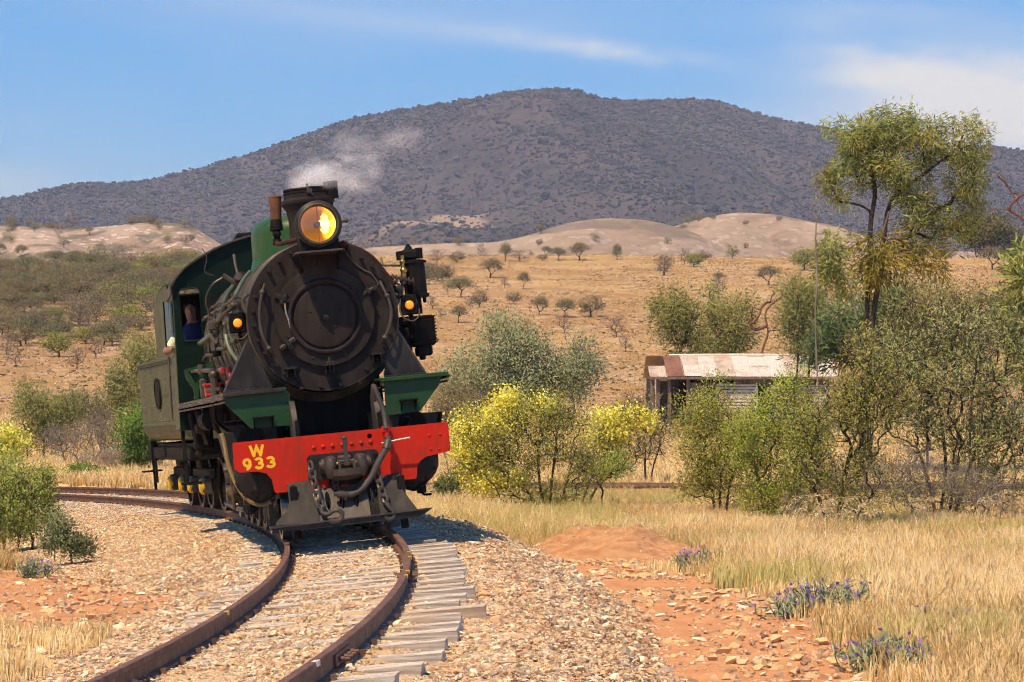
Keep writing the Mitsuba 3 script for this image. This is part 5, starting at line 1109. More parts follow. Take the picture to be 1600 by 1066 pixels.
plant('feathery_bush', 'soft green feathery bush at the left edge in front of the rails', 'bush', 38, [(30, 0), (48, .2), (5, .1), (66, .1)], [(35, 765, 42, 34), (62, 745, 26, 20), (10, 740, 26, 30), (20, 795, 40, 26), (72, 770, 14, 24, .6), (-25, 770, 30, 40), (45, 812, 56, 22), (80, 790, 20, 22, .7), (15, 830, 40, 12)], 400, 36, .06, .019, [(0.265, 0.347, 0.072), (0.352, 0.420, 0.087), (0.196, 0.262, 0.072), (0.313, 0.294, 0.131)], 43, 'brown', .005, spread=.08, twigs=1)
plant('low_shrub', 'blue green straggly shrub on the ballast edge left of the track', 'shrub', 32.5, [(112, 0), (95, .1), (84, .1)], [(84, 812, 12, 14), (96, 832, 18, 18), (116, 850, 20, 14), (80, 848, 16, 12), (134, 856, 12, 8)], 90, 30, .065, .02, [(0.180, 0.217, 0.112), (0.225, 0.247, 0.135), (0.135, 0.165, 0.075)], 44, 'brown', .004, spread=.06)
for k, (u, v, w, h, lab) in enumerate(((128, 744, 22, 13, 'dense green cushion shrub just beyond the far rails'), (158, 750, 24, 8, 'low green cushion shrub right of the denser one'), (206, 753, 14, 6, 'small green cushion shrub close to the tender step'), (95, 752, 18, 10, 'yellowish green shrub where the rails vanish on the left'))):
    plant('cushion_shrub', lab, 'shrub', 66, [(u, 0)], [(u, v, w, h)], 90, 40, .09, .03, LEAFG if k < 3 else FEATH, 45 + k, 'brown', .004, spread=.09)

# flowering blue herbs
def herb(u, v, w, h, seed, label):
    p = ground_hit(u, v); rng = np.random.default_rng(seed); m = p[1] / FPX
    n = int(18 + w * .35); st, C, D = [], [], []; FC = []
    for _ in range(n):
        a = np.array([rng.normal() * w * .30 * m, rng.normal() * w * .30 * m, 0]); b = a * 1.5 + [rng.normal() * .04, rng.normal() * .04, h * m * rng.uniform(.45, .95)]
        q = smoothpath([a, (a + b) / 2 + rng.normal(size=3) * .02, b], 4) + p; q[:, 2] += ground_z(q[0, 0], q[0, 1]) - p[2]
        st.append(tube(q, [.005] * (len(q) - 1) + [.003], 3, cap=False))
        k = rng.integers(8, 15); s_ = rng.uniform(0.1, 1, k); c = np.stack([np.interp(s_, np.linspace(0, 1, len(q)), q[:, j]) for j in range(3)], 1)
        C.append(c); D.append(rng.normal(size=(k, 3)) + [0, 0, .5]); FC.append(np.repeat(q[-1:], 5, 0) + rng.normal(size=(5, 3)) * [.018, .018, .03])
    t = thing('flowering_herb', label, 'wildflower')
    v_, f_ = join(st); put('stem', (v_, f_), 'bark', t, smooth=True, color=np.tile((.11, .12, .07), (len(v_), 1)))
    C, D = np.vstack(C), np.vstack(D); lv, lf = leaves(C, D, .085, .014, rng)
    kq = key_for('leaves', t); tag(kq, kind='stuff'); scene[kq] = foliage((lv, lf), normals=np.repeat(unit(rng.normal(size=(len(C), 3)) * .4 + [0, 0, .7] + SUN * .4), 4, 0), color=np.repeat(pal([(.24, .29, .17), (.30, .33, .20), (.18, .23, .13)], len(C), rng), 4, 0))
    F_ = np.vstack(FC); F_ = F_[rng.uniform(size=len(F_)) < .28]; lv, lf = leaves(F_, rng.normal(size=(len(F_), 3)), .032, .028, rng)
    put('flowers', (lv, lf), 'leaf', t, kind='stuff', color=np.repeat(pal([(0.200, 0.088, 0.525), (0.275, 0.125, 0.562), (0.325, 0.150, 0.450)], len(F_), rng), 4, 0))


for k, h_ in enumerate(((1085, 892, 42, 34, 'dark blue green flowering herb nearest the soil heap'), (1132, 884, 46, 30, 'purple flowered herb just right of the darkest herb'), (1300, 956, 100, 52, 'largest purple flowered herb in the dry grass'), (1240, 964, 40, 30, 'small purple flowered herb on the edge of the red bank'), (1400, 935, 44, 26, 'flowering herb right of the largest purple one'), (1375, 1052, 100, 56, 'purple flowered herb at the bottom of the photo'), (1480, 1010, 70, 54, 'leafy green herb deep in the grass at lower right'), (56, 902, 40, 28, 'dark flowering herb in the dry grass at left'))):
    herb(*h_[:4], 60 + k, h_[4])


def oats(u, v, seed, label, n=7, h=.62, lean=.35):
    p = ground_hit(u, v); rng = np.random.default_rng(seed); st, C, D = [], [], []
    for _ in range(n):
        a = p + [rng.normal() * .10, rng.normal() * .10, 0]; hh = h * rng.uniform(.75, 1.2); ln = lean * rng.uniform(.4, 1.3)
        q = smoothpath([a, a + [ln * .25 * hh, 0, hh * .55], a + [ln * hh * .8, rng.normal() * .04, hh * .95], a + [ln * hh * 1.6, rng.normal() * .05, hh * 1.0]], 5)
        st.append(tube(q, .0035, 3, cap=False)); s_ = rng.uniform(.55, 1.0, 16); c = np.stack([np.interp(s_, np.linspace(0, 1, len(q)), q[:, j]) for j in range(3)], 1)
        C.append(c + rng.normal(size=c.shape) * .008); D.append(np.tile([.5, 0, -.55], (16, 1)) + rng.normal(size=(16, 3)) * .2)
    t = thing('wild_oats', label, 'grass')
    v_, f_ = join(st); put('stalk', (v_, f_), 'bark', t, smooth=True, color=np.tile((.50, .38, .20), (len(v_), 1)))
    C, D = np.vstack(C), np.vstack(D); lv, lf = leaves(C, D, .055, .014, rng)
    put('husks', (lv, lf), 'leaf', t, color=np.repeat(pal([(.62, .52, .34), (.72, .62, .44), (.5, .38, .2)], len(C), rng), 4, 0), kind='stuff')


for k, o in enumerate(((1225, 862, 'clump of pale wild oats under the green feathery bush', 8), (1262, 872, 'tallest pale wild oats left of the dark leaning trunks', 10), (1300, 868, 'wild oats arching across the dark leaning trunks', 9), (1345, 866, 'wild oats leaning right in front of the grey twigs', 7), (1420, 856, 'sparse wild oats at the foot of the large grey bush', 6), (1520, 850, 'sparse wild oats at the far right of the meadow', 5))):
    oats(o[0], o[1], 80 + k, o[2], o[3])

# ------------------------------------------------------------------ shrubs of the hillsides: five kinds, every one a copy of its own
def shrub_group(key, seed, colors, bark, dense, shape):
    rng = np.random.default_rng(seed); n = 46
    ph = rng.uniform(0, 2 * np.pi, n); r = rng.uniform(0, 1, n) ** .5
    if shape == 'vase': tips = np.stack([np.cos(ph) * r * .50, np.sin(ph) * r * .50, .62 + .36 * np.sqrt(np.maximum(0, 1 - r * r * .9)) - .12 * rng.uniform(0, 1, n) * 2], 1)
    elif shape == 'round': tips = np.stack([np.cos(ph) * r * .52, np.sin(ph) * r * .52, .45 + .45 * np.sqrt(np.maximum(0, 1 - r * r)) * rng.uniform(-.6, 1.1, n)], 1)
    else: tips = np.stack([np.cos(ph) * r * .55, np.sin(ph) * r * .55, rng.uniform(.25, 1.0, n)], 1)
    tubes, paths = skeleton(tips, [[np.array([0, 0, -.05]), np.array([.01, 0, .08]), np.array([0, .01, .18])]], rng, .0065, .40, .10, .3, 3)
    if shape == 'bare':
        for p in paths:
            for _ in range(3):
                a = p[-1] * .5 + p[-2] * .5; tubes.append(tube([a, a + rng.normal(size=3) * .08 + [0, 0, .06]], [.004, .002], 3, cap=False))
    v, f = join(tubes)
    st = mikit.ply((v, f), 'bark', smooth=True, color=np.tile(np.array(BARK[bark]), (len(v), 1)))
    k = n * dense; i = rng.integers(0, n, k); B = np.array([p[-1] for p in paths]); c = B[i] + rng.normal(size=(k, 3)) * [.12, .12, .09]
    lv, lf = leaves(c, rng.normal(size=(k, 3)) + [0, 0, .6], .075, .032, rng)
    cl = pal(colors, n, rng); col = cl[i] * .6 + pal(colors, k, rng) * .4
    cr = foliage((lv, lf), np.repeat(col, 4, 0), np.repeat(unit(unit(c - [0, 0, .45]) * .6 + [0, 0, .4] + rng.normal(size=(k, 3)) * .4), 4, 0))
    scene[key] = {'type': 'shapegroup', 'stem': st, 'crown': cr}


GREYG = [(0.189, 0.156, 0.094), (0.224, 0.181, 0.112), (0.161, 0.138, 0.075)]
PURP = [(0.215, 0.171, 0.144), (0.243, 0.198, 0.164), (0.186, 0.158, 0.117)]
BRIGHT = [(0.208, 0.227, 0.058), (0.260, 0.267, 0.078), (0.169, 0.189, 0.052)]
for key, seed, colr, bk_, dn, shp in (('shrub_kind_a', 201, GREYG, 'dark', 34, 'vase'), ('shrub_kind_b', 202, GREYG, 'dark', 30, 'round'), ('shrub_kind_c', 203, PURP, 'brown', 10, 'bare'), ('shrub_kind_d', 204, BRIGHT, 'dark', 44, 'round'), ('shrub_kind_e', 205, [(.145, .145, .08), (.175, .17, .10)], 'dark', 40, 'vase'), ('shrub_kind_f', 206, OLIVE, 'brown', 24, 'bare')):
    shrub_group(key, seed, colr, bk_, dn, shp)


def mat4(p, sx, sz, a, up=None):
    c, s_ = math.cos(a), math.sin(a)
    m = np.array([[c * sx, -s_ * sx, 0, p[0]], [s_ * sx, c * sx, 0, p[1]], [0, 0, sz, p[2]], [0, 0, 0, 1.0]]); return m


def copy(name, group_key, M4, label, cat, group):
    k = key_for(name); scene[k] = {'type': 'instance', 'g': {'type': 'ref', 'id': group_key}, 'to_world': T(M4)}
    return tag(k, label, cat, group)


arng = np.random.default_rng(300)
LOOKS = {'a': 'vase shaped grey green shrub', 'b': 'rounded grey green shrub', 'c': 'bare purplish grey shrub', 'd': 'bright green shrub', 'e': 'dense green vase shaped shrub', 'f': 'thin brown twiggy shrub'}


def shrub(u, v, w, h, kind, label, group=None):
    if group: label, group = f'{LOOKS[kind]} {label}', f'{LOOKS[kind]}s {group}'
    p = ground_hit(u, v, 70); m = p[1] / FPX
    copy('hill_shrub', 'shrub_kind_' + kind, mat4(p, w * m * .95, h * m * 1.02, arng.uniform(0, 6.28)), label, 'shrub', group)


zr = lambda x, y, w, h, k: (660 + x / 3.8075, 360 + y / 3.8075, w / 3.8075, h / 3.8075, k)
zs = lambda x, y, w, h, k: (960 + x / 3.332, 360 + y / 3.332, w / 3.332, h / 3.332, k)
RIGHT = [zr(495, 186, 80, 88, 'a'), zr(580, 187, 110, 70, 'c'), zr(715, 180, 62, 40, 'b'), zr(808, 178, 95, 70, 'e'), zr(935, 180, 122, 98, 'a'), zr(1158, 174, 60, 76, 'f'), zr(405, 285, 130, 105, 'a'), zr(160, 300, 72, 100, 'c'), zr(490, 345, 60, 70, 'c'), zr(600, 350, 76, 90, 'a'), zr(545, 440, 95, 80, 'b'), zr(695, 506, 105, 100, 'a'), zr(850, 520, 120, 100, 'e'), zr(1000, 520, 150, 140, 'b'), zr(845, 614, 105, 112, 'c'), zr(1155, 637, 130, 118, 'c'), zr(1210, 722, 92, 92, 'c'), zr(1440, 268, 110, 112, 'c'), zr(340, 460, 92, 110, 'b'), zr(230, 400, 140, 110, 'e'), zr(110, 530, 72, 62, 'c'), zr(215, 552, 112, 92, 'a'), zr(85, 197, 115, 82, 'c'), zr(205, 192, 105, 72, 'b'), zr(60, 470, 90, 80, 'c'), zr(150, 360, 70, 60, 'f'), zr(285, 470, 70, 70, 'c'),
         zs(15, 152, 42, 72, 'a'), zs(255, 236, 92, 102, 'c'), zs(365, 176, 62, 82, 'c'), zs(475, 155, 66, 44, 'b'), zs(615, 148, 62, 72, 'f'), zs(805, 286, 118, 92, 'a'), zs(545, 270, 62, 46, 'a'), zs(540, 356, 84, 112, 'c'), (1551, 421, 42, 32, 'a'), (1478, 410, 30, 22, 'c'), (1590, 402, 44, 26, 'b')]
for q in RIGHT: shrub(*q, 'scattered on the bare tan hillside right of the locomotive', 'on the right hillside')
shrub(*zs(415, 192, 84, 80, 'd'), 'low green shrub on the hillside skyline above the hut left end')
shrub(*zs(990, 208, 126, 124, 'd'), 'round bright green shrub near the hillside skyline above the hut')
lrng = np.random.default_rng(310)
LEFT = [(25, 574, 32, 32, 'c'), (120, 577, 36, 34, 'c'), (92, 558, 46, 42, 'd'), (150, 560, 36, 30, 'c'), (40, 538, 42, 42, 'e'), (188, 530, 40, 36, 'c'), (185, 505, 46, 40, 'f'), (60, 520, 40, 36, 'c'), (125, 515, 44, 44, 'c'), (230, 480, 44, 34, 'd'), (10, 555, 34, 30, 'c'), (160, 480, 40, 34, 'f')]
for u, v, w, h, k in LEFT: shrub(u, v, w, h, k, 'on the scrubby hillside left of the locomotive', 'on the left hillside')
n = 0
while n < 165:
    u, v = lrng.uniform(-90, 420), 418 + 125 * lrng.uniform() ** 1.5
    if u > 255 and v > 455: continue
    s_ = lrng.uniform(26, 46) * np.interp(v, [418, 540], [.8, 1.0])
    shrub(u, v, s_ * 1.15, s_ * .85, lrng.choice(list('abcfedcfbf')), 'on the scrubby hillside left of the locomotive', 'on the left hillside'); n += 1
# scattered trees at the foot of the far hills
scene['mallee_kind'] = {**scene['shrub_kind_e']}
plant('mallee_tree', 'broad brown green tree on the skyline right of the tall gum', 'tree', 395, [(1538, 0, 1538, 375), (1530, 2, 1520, 370), (1548, 1, 1560, 370)], [(1520, 362, 26, 14), (1545, 350, 30, 12), (1565, 366, 22, 14), (1540, 370, 30, 14), (1590, 375, 16, 10, .4)], 150, 40, .62, .20, [(.15, .13, .05), (.18, .155, .06), (.11, .11, .045)], 50, 'dark', .05, spread=.75)

ms_ = np.random.default_rng(320); n = 0
while n < 300:
    u, v = ms_.uniform(-120, 700), 437 + 40 * ms_.uniform() ** 1.5
    if u > 330 and (v > 450 or u < 640 or ms_.uniform() < .8): continue
    p = ground_hit(u, v, 150); m = p[1] / FPX; s_ = ms_.uniform(26, 44); n += 1
    scene[f'hill_scrub__{n:05d}'] = {'type': 'instance', 'g': {'type': 'ref', 'id': 'shrub_kind_' + ms_.choice(list('aabbcefd'))}, 'to_world': T(mat4(p, s_ * m, s_ * .8 * m, ms_.uniform(0, 6.28)))}
tag('hill_scrub', 'dense grey green scrub along the top of the hillside on the left', 'scrub', kind='stuff')
# ------------------------------------------------------------------ the old hut
hut = thing('hut', 'derelict white corrugated iron hut with a rusty patched roof', 'hut')
HY = 106.0
hx0, hx1 = (1018 - 800) / FPX * HY, (1296 - 800) / FPX * HY
HG = float(ground_z(8.5, HY)) - .1
EZ, RZ = 1.697 + (609.16 - 587) / FPX * HY, 1.697 + (609.16 - 556.5) / FPX * (HY + 2.6)
def iron(base, rustc, amt):
    def fn(p, n, uv):
        a = FB(p.x * 1.7, p.y * 1.7, p.z * 1.7, 4); b = FB(p.x * 7, p.y * 7, p.z * 7, 3)
        return MIX(base, rustc, SS(.42, .68, a * .7 + b * .3) * amt)
    return principled(rgbt(fn), 0.5, metallic=0.1)
scene['iron_white'] = iron((.72, .66, .57), (.46, .33, .22), .45)
scene['iron_tan'] = iron((.62, .52, .40), (.42, .25, .14), .7)
scene['iron_rust'] = iron((.30, .14, .07), (.20, .085, .045), .9)
scene['wall_white'] = iron((.66, .61, .52), (.42, .32, .22), .6)
scene['old_timber'] = principled(painted((.20, .16, .13), (.09, .065, .05), .9), .9)
scene['painted_dark_inside'] = principled((.035, .028, .024), .9)  # near black colour standing in for the shade inside the hut
def corrugated(x0, x1, y0, z0, y1, z1, amp=.02, lap=.0):
    n = max(8, int((x1 - x0) / .033)); x = np.linspace(x0, x1, n); w = amp * np.cos((x - x0) / .076 * 2 * np.pi)
    rows = [np.stack([x, x * 0 + y0 + (y1 - y0) * t, z0 + (z1 - z0) * t + w + lap], 1) for t in (0, .5, 1)]
    v = np.vstack(rows); i = np.arange(n - 1)
    f = np.vstack([np.stack([r * n + i, r * n + i + 1, (r + 1) * n + i + 1, (r + 1) * n + i], 1) for r in (0, 1)])
    return v, np.vstack([f[:, [0, 1, 2]], f[:, [0, 2, 3]]])
rf = key_for('roof', hut); rr_ = np.random.default_rng(5)
xs = np.arange(hx0 - .1, hx1 + .1, .72)
cols = ['iron_tan', 'iron_rust', 'iron_white', 'iron_white', 'iron_tan', 'iron_white', 'iron_white', 'iron_white', 'iron_tan', 'iron_white', 'iron_white']
for k, x in enumerate(xs):
    for half in (0, 1):
        t0, t1 = (0, .54) if half == 0 else (.5, 1.0); yy = lambda t: HY - .35 + 2.95 * t; zz = lambda t: EZ - .04 + (RZ - EZ + .04) * t
        if k == 0 and half == 1: continue
        put('sheet', corrugated(x, x + .76, yy(t0), zz(t0) + rr_.normal() * .015, yy(t1), zz(t1) + rr_.normal() * .02, lap=.012 * half + .004 * (k % 2)), cols[k % len(cols)] if rr_.uniform() < .85 else 'iron_tan', rf, smooth=True)
    put('back_sheet', corrugated(x, x + .76, HY + 2.6, RZ, HY + 5.2, EZ - .1), 'iron_tan', rf, smooth=True)
put('ridge_cap', tube([(hx0 + .9, HY + 2.6, RZ + .03), ((hx0 + hx1) / 2, HY + 2.6, RZ + .05), (hx1, HY + 2.6, RZ + .03)], .06, 6), 'iron_white', rf)
put('fascia', box(hx0 - .1, hx1, HY - .36, HY - .32, EZ - .16, EZ - .05), 'old_timber', rf)
px_ = lambda u: (u - 800) / FPX * HY
for u in (1019, 1028, 1046, 1075): put('post', box(px_(u) - .07, px_(u) + .07, HY - .05, HY + .09, HG, EZ - .05), 'old_timber', hut)
put('side_wall', box(hx0 + .05, hx0 + .15, HY + .3, HY + 5, HG, EZ - .1), 'painted_dark_inside', hut)
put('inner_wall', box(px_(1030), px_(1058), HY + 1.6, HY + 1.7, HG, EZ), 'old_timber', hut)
put('inner_wall', box(px_(1064), px_(1150), HY + 1.6, HY + 1.7, HG, EZ), 'painted_dark_inside', hut)
put('back_wall', box(px_(1060), hx1, HY + 5.0, HY + 5.1, HG, EZ - .1), 'old_timber', hut)
put('end_wall', box(hx1 - .1, hx1, HY + .1, HY + 5.0, HG, EZ - .1), 'old_timber', hut)
wl = put('front_wall', join([box(px_(1076), px_(1183), HY + .06, HY + .12, HG, EZ - .3), box(px_(1203), hx1 - .12, HY + .06, HY + .12, HG, EZ - .3), box(px_(1183), px_(1203), HY + .06, HY + .12, HG, HG + .75)]), 'old_timber', hut)
for k, z in enumerate(np.arange(HG + .08, EZ - .42, .135)):
    for a, b in ((1120, 1183), (1203, 1294)):
        if z < HG + .75 and a == 1120: b = 1203
        x0_, x1_ = px_(a), px_(b)
        if x1_ - x0_ > .2: put('board', box(x0_, x1_, HY + .0, HY + .06, z, z + .108, .02), 'wall_white', wl)
wn = put('window', box(px_(1183), px_(1203), HY + .1, HY + .14, HG + .75, EZ - .42), 'painted_dark_inside', hut)  # dark panel filling the opening, inner shade put into its colour
put('frame', box(px_(1183) - .05, px_(1183) + .03, HY - .03, HY + .0, HG + .7, EZ - .4), 'wall_white', wn)
put('upper_panel', box(px_(1150), hx1 - .12, HY + .0, HY + .05, EZ - .40, EZ - .17), 'old_timber', hut)

# ------------------------------------------------------------------ stones, grass and the far-off scrub, as scattered tiles
def stone_mesh(rng, s):
    p = unit(rng.normal(size=(9, 3))) * rng.uniform(.75, 1, (9, 1)) * [1, rng.uniform(.6, .9), rng.uniform(.35, .7)]
    v, f = vf(trimesh.convex.convex_hull(p * s)); return v, f


STONE_COL = [tuple(1.5 * (.85 * np.array(c_) + .15 * np.mean(c_)) * np.array([1.0, 1.0, .82])) for c_ in [(.40, .27, .19), (.46, .32, .22), (.33, .20, .14), (.50, .40, .31), (.28, .17, .13), (.36, .29, .24), (.55, .45, .36), (.42, .24, .14), (.24, .18, .16), (.47, .30, .16)]]


def stone_tile(key, seed, n, R, s0, s1):
    rng = np.random.default_rng(seed); ms, cs = [], []
    for _ in range(n):
        s_ = s0 * (s1 / s0) ** (rng.uniform() ** 1.8); v, f = stone_mesh(rng, s_); a = rng.uniform(0, 6.28); ca, sa = math.cos(a), math.sin(a)
        v = np.stack([v[:, 0] * ca - v[:, 1] * sa, v[:, 0] * sa + v[:, 1] * ca + v[:, 2] * rng.normal() * .3, v[:, 2]], 1)
        r, ph = R * math.sqrt(rng.uniform()), rng.uniform(0, 6.28); ms.append((v + [r * math.cos(ph), r * math.sin(ph), s_ * rng.uniform(-.05, .3)], f))
        cs.append(np.tile(np.array(STONE_COL[rng.integers(len(STONE_COL))]) * rng.uniform(.8, 1.2), (len(v), 1)))
    v, f = join(ms); scene[key] = {'type': 'shapegroup', 'stones': mikit.ply((v, f), 'stone', color=np.vstack(cs))}


for k in range(5): stone_tile(f'stone_tile_{k}', 400 + k, 72, .30, .009, .040)
for k in range(3): stone_tile(f'rubble_tile_{k}', 420 + k, 9, .40, .018, .06)


def normal_at(x, y, fn, e=.15):
    zx = (fn(x + e, y) - fn(x - e, y)) / (2 * e); zy = (fn(x, y + e) - fn(x, y - e)) / (2 * e); return unit(np.stack([-zx, -zy, np.ones_like(zx)], -1))


def scatter(prefix, groups, x, y, fn, rng, s=(.8, 1.2), sz=None, tilt=True, sink=0.0, pick=None):
    z = fn(x, y); nn = normal_at(x, y, fn) if tilt else np.tile([0, 0, 1.], (len(x), 1))
    a = rng.uniform(0, 2 * np.pi, len(x)); sc = rng.uniform(*s, len(x)) if not isinstance(s, np.ndarray) else s; ks = rng.integers(0, len(groups), len(x)) if pick is None else pick
    t = unit(np.cross(nn, np.stack([np.cos(a), np.sin(a), a * 0], 1))); b = np.cross(nn, t); zs_ = sc if sz is None else sz
    for i in range(len(x)):
        M4 = np.eye(4); M4[:3, 0] = t[i] * sc[i]; M4[:3, 1] = b[i] * sc[i]; M4[:3, 2] = nn[i] * (zs_[i] if np.ndim(zs_) else zs_); M4[:3, 3] = (x[i], y[i], z[i] - sink)
        scene[f'{prefix}__{i + 1:05d}'] = {'type': 'instance', 'g': {'type': 'ref', 'id': groups[ks[i]]}, 'to_world': T(M4)}


srg = np.random.default_rng(500)
# ballast stones
S_, E_ = [], []
def inview(x, y, m=.03): return (np.abs(x / np.maximum(y, 1)) < .204 + m) & (y > 8)
s_ = srg.uniform(-27, 26, 30000); e_ = srg.uniform(-5.0, 4.0, 30000)
x, y = from_se(s_, e_)
w = ballast_edge(s_, e_, x, y) * (1 - .58 * ((e_ > -.62) & (e_ < 1.1)))
w = w * np.where((np.abs(np.abs(e_) - .565) < .09), .15, 1) * np.where((e_ > .66) & (e_ < 1.12), .5, 1)
dens = np.interp(y, [9, 18, 30, 60], [1, .8, .5, .22])
ok = inview(x, y) & (srg.uniform(size=len(x)) < w * dens)
x, y = x[ok], y[ok]
NB = len(x)
scatter('ballast__loose_stone', [f'stone_tile_{k}' for k in range(5)], x, y, surf_z, srg, (.75, 1.25), sink=.004)
tag('ballast__loose_stone', kind='stuff', label='loose pinkish and tan ballast stones')
# bigger stones that can be picked out, three hundred of them
kinds = []
for k in range(12):
    rng = np.random.default_rng(600 + k); v, f = stone_mesh(rng, 1.0); kinds.append(mikit.ply((v, f), 'stone', color=np.tile(np.array(STONE_COL[k % 10]) * rng.uniform(.85, 1.25), (len(v), 1))))
nst = 0
while nst < 290:
    s_, e_ = srg.uniform(-25, -6), srg.uniform(-4.2, 3.6)
    if abs(e_) < 1.15 or (abs(e_) > 2.1 and srg.uniform() < .8): continue
    x, y = from_se(s_, e_)
    if not inview(x, y, 0): continue
    r = srg.uniform(.04, .085); z = float(surf_z(np.array([x]), np.array([y]))[0]); a = srg.uniform(0, 6.28)
    scene[key_for('stone', 'ballast')] = {**kinds[srg.integers(12)], 'to_world': T().translate([float(x), float(y), z + r * .15]).rotate([0, 0, 1], math.degrees(a)).rotate([1, 0, 0], float(srg.normal() * 14)).scale([r * 1.15, r, r * .8])}
    nst += 1
# rubble on the red banks
x, y = from_se(srg.uniform(-24, -4, 2600), np.r_[srg.uniform(2.6, 5.2, 1500), srg.uniform(-5.5, -2, 1100)])
ok = inview(x, y) & (srg.uniform(size=2600) < dirt(x, y) * .30); x, y = x[ok], y[ok]
scatter('ground__rubble', [f'rubble_tile_{k}' for k in range(3)], x, y, surf_z, srg, (.7, 1.4)); tag('ground__rubble', kind='stuff', label='scattered stones on the red soil')


# dry grass
def grass_tile(key, seed, n, R, h0, h1, wd, colors, seedhead=.0, lean=.25):
    rng = np.random.default_rng(seed); V, F_, C = [], [], []; k = 0
    r = R * np.sqrt(rng.uniform(size=n)); ph = rng.uniform(0, 6.28, n); cl = rng.integers(0, max(n // 9, 1), n); cx = rng.uniform(-R, R, (max(n // 9, 1), 2))
    for i in range(n):
        b = np.array([cx[cl[i], 0] * .8 + rng.normal() * .035, cx[cl[i], 1] * .8 + rng.normal() * .035, -.02]); h = rng.uniform(h0, h1); a = rng.uniform(0, 6.28); d = np.array([math.cos(a), math.sin(a), 0]) * lean * h * rng.uniform(.2, 1.6) + [h * .12, 0, 0]
        s_ = np.array([math.sin(a + 1), -math.cos(a + 1), 0]) * wd * rng.uniform(.6, 1.3); m = b + d * .35 + [0, 0, h * .6]; t = b + d + [0, 0, h * rng.uniform(.75, 1)]
        V += [b - s_, b + s_, m - s_ * .8, m + s_ * .8, t]; F_ += [[k, k + 1, k + 3], [k, k + 3, k + 2], [k + 2, k + 3, k + 4]]; k += 5
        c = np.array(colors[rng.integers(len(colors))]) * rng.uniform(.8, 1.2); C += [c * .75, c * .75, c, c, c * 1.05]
        if rng.uniform() < seedhead:
            for q in range(3):
                p = t + rng.normal(size=3) * .012 - [0, 0, .02 * q]; V += [p, p + [.010, .004, -.022], p + [.012, -.004, -.05], p + [.0, .0, -.025]]; F_ += [[k, k + 1, k + 2], [k, k + 2, k + 3]]; k += 4
                C += [np.array((.62, .50, .30))] * 4
    v, f = np.array(V), np.array(F_); nn = unit(rng.normal(size=(len(v), 3)) * .30 + [0, 0, 1.0] + SUN * .3)
    scene[key] = {'type': 'shapegroup', 'blades': foliage((v, f), np.clip(np.array(C), 0, .9), nn)}


STRAW = [(.74, .55, .26), (.82, .64, .33), (.64, .45, .19), (.86, .72, .45)]
BROWN = [(.46, .31, .13), (.56, .40, .19), (.40, .30, .13), (.70, .52, .26)]
GREENISH = [(.46, .42, .16), (.56, .47, .20), (.36, .36, .13)]
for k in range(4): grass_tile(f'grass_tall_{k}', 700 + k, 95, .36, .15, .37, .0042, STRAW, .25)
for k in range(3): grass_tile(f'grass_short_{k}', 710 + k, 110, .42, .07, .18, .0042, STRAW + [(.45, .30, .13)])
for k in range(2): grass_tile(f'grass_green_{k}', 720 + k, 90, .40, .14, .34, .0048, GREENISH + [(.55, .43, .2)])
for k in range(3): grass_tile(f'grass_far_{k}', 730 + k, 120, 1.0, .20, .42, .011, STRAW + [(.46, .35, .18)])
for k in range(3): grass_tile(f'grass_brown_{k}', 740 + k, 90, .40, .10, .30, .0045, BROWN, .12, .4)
grg = np.random.default_rng(800)


n = 34000
y = grg.uniform(10, 56, n); x = grg.uniform(-.235, .235, n) * y
s_, e_ = to_se(x, y)
bal = ballast_edge(s_, e_, x, y); d_ = dirt(x, y) + .5 * n3(x, y, .8, 51)
p_ = (1 - sstep(.05, .35, bal)) * (1 - sstep(.22, .5, d_)) * np.interp(y, [10, 20, 36, 56], [1, .95, .7, .42]) * np.where((e_ > -1.2) & (e_ < 1.3), 0, 1) * np.where((x < 0) & (y < 27), .28, 1) * np.where((y > 55.2) & (x > -4), 0, 1)
pt_ = n3(x, y, .55, 55); ok = grg.uniform(size=n) < p_ * np.clip(.52 + 1.9 * pt_, .06, .9)
x, y, e_, d_ = x[ok], y[ok], e_[ok], d_[ok]
pt_ = pt_[ok]; tall = (x > 0) & (d_ < .12 + .25 * n3(x, y, .6, 52)) & (y < 40) & (pt_ > -.04 + .1 * grg.normal(size=len(x)))
grn = ((np.abs(x - .0) < 1.6) & (y > 37) & (y < 48)) | ((n3(x, y, .35, 53) > .10) & (y > 15))
grp = np.where(grn & (grg.uniform(size=len(x)) < .6), 7 + grg.integers(0, 2, len(x)), np.where(tall, grg.integers(0, 4, len(x)), 4 + grg.integers(0, 3, len(x))))
mid = (x < 0) & (y > 27) & (grg.uniform(size=len(x)) < .30); grp = np.where(mid & (grp >= 4), grg.integers(0, 4, len(x)), grp)
br_ = (n3(x, y, .30, 57) + .06 * grg.normal(size=len(x)) > .045) & (grp < 7); grp = np.where(br_, 9 + grg.integers(0, 3, len(x)), grp)
GK = [f'grass_tall_{k}' for k in range(4)] + [f'grass_short_{k}' for k in range(3)] + [f'grass_green_{k}' for k in range(2)] + [f'grass_brown_{k}' for k in range(3)]
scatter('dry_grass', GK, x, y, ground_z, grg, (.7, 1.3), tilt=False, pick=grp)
tag('dry_grass', 'straw coloured dry grass covering the flat beside the track', 'grass', kind='stuff')
n = 7000
y = 54 + 70 * grg.uniform(size=n) ** 1.2; x = grg.uniform(-.24, .24, n) * y; s_, e_ = to_se(x, y)
ok = (np.abs(e_) > 3.2) & ((y > 59) | (x < -4)) & (grg.uniform(size=n) < np.interp(y, [54, 90, 124], [.8, .6, .15])); x, y = x[ok], y[ok]
scatter('far_grass', [f'grass_far_{k}' for k in range(3)], x, y, ground_z, grg, (.7, 1.3), tilt=False)
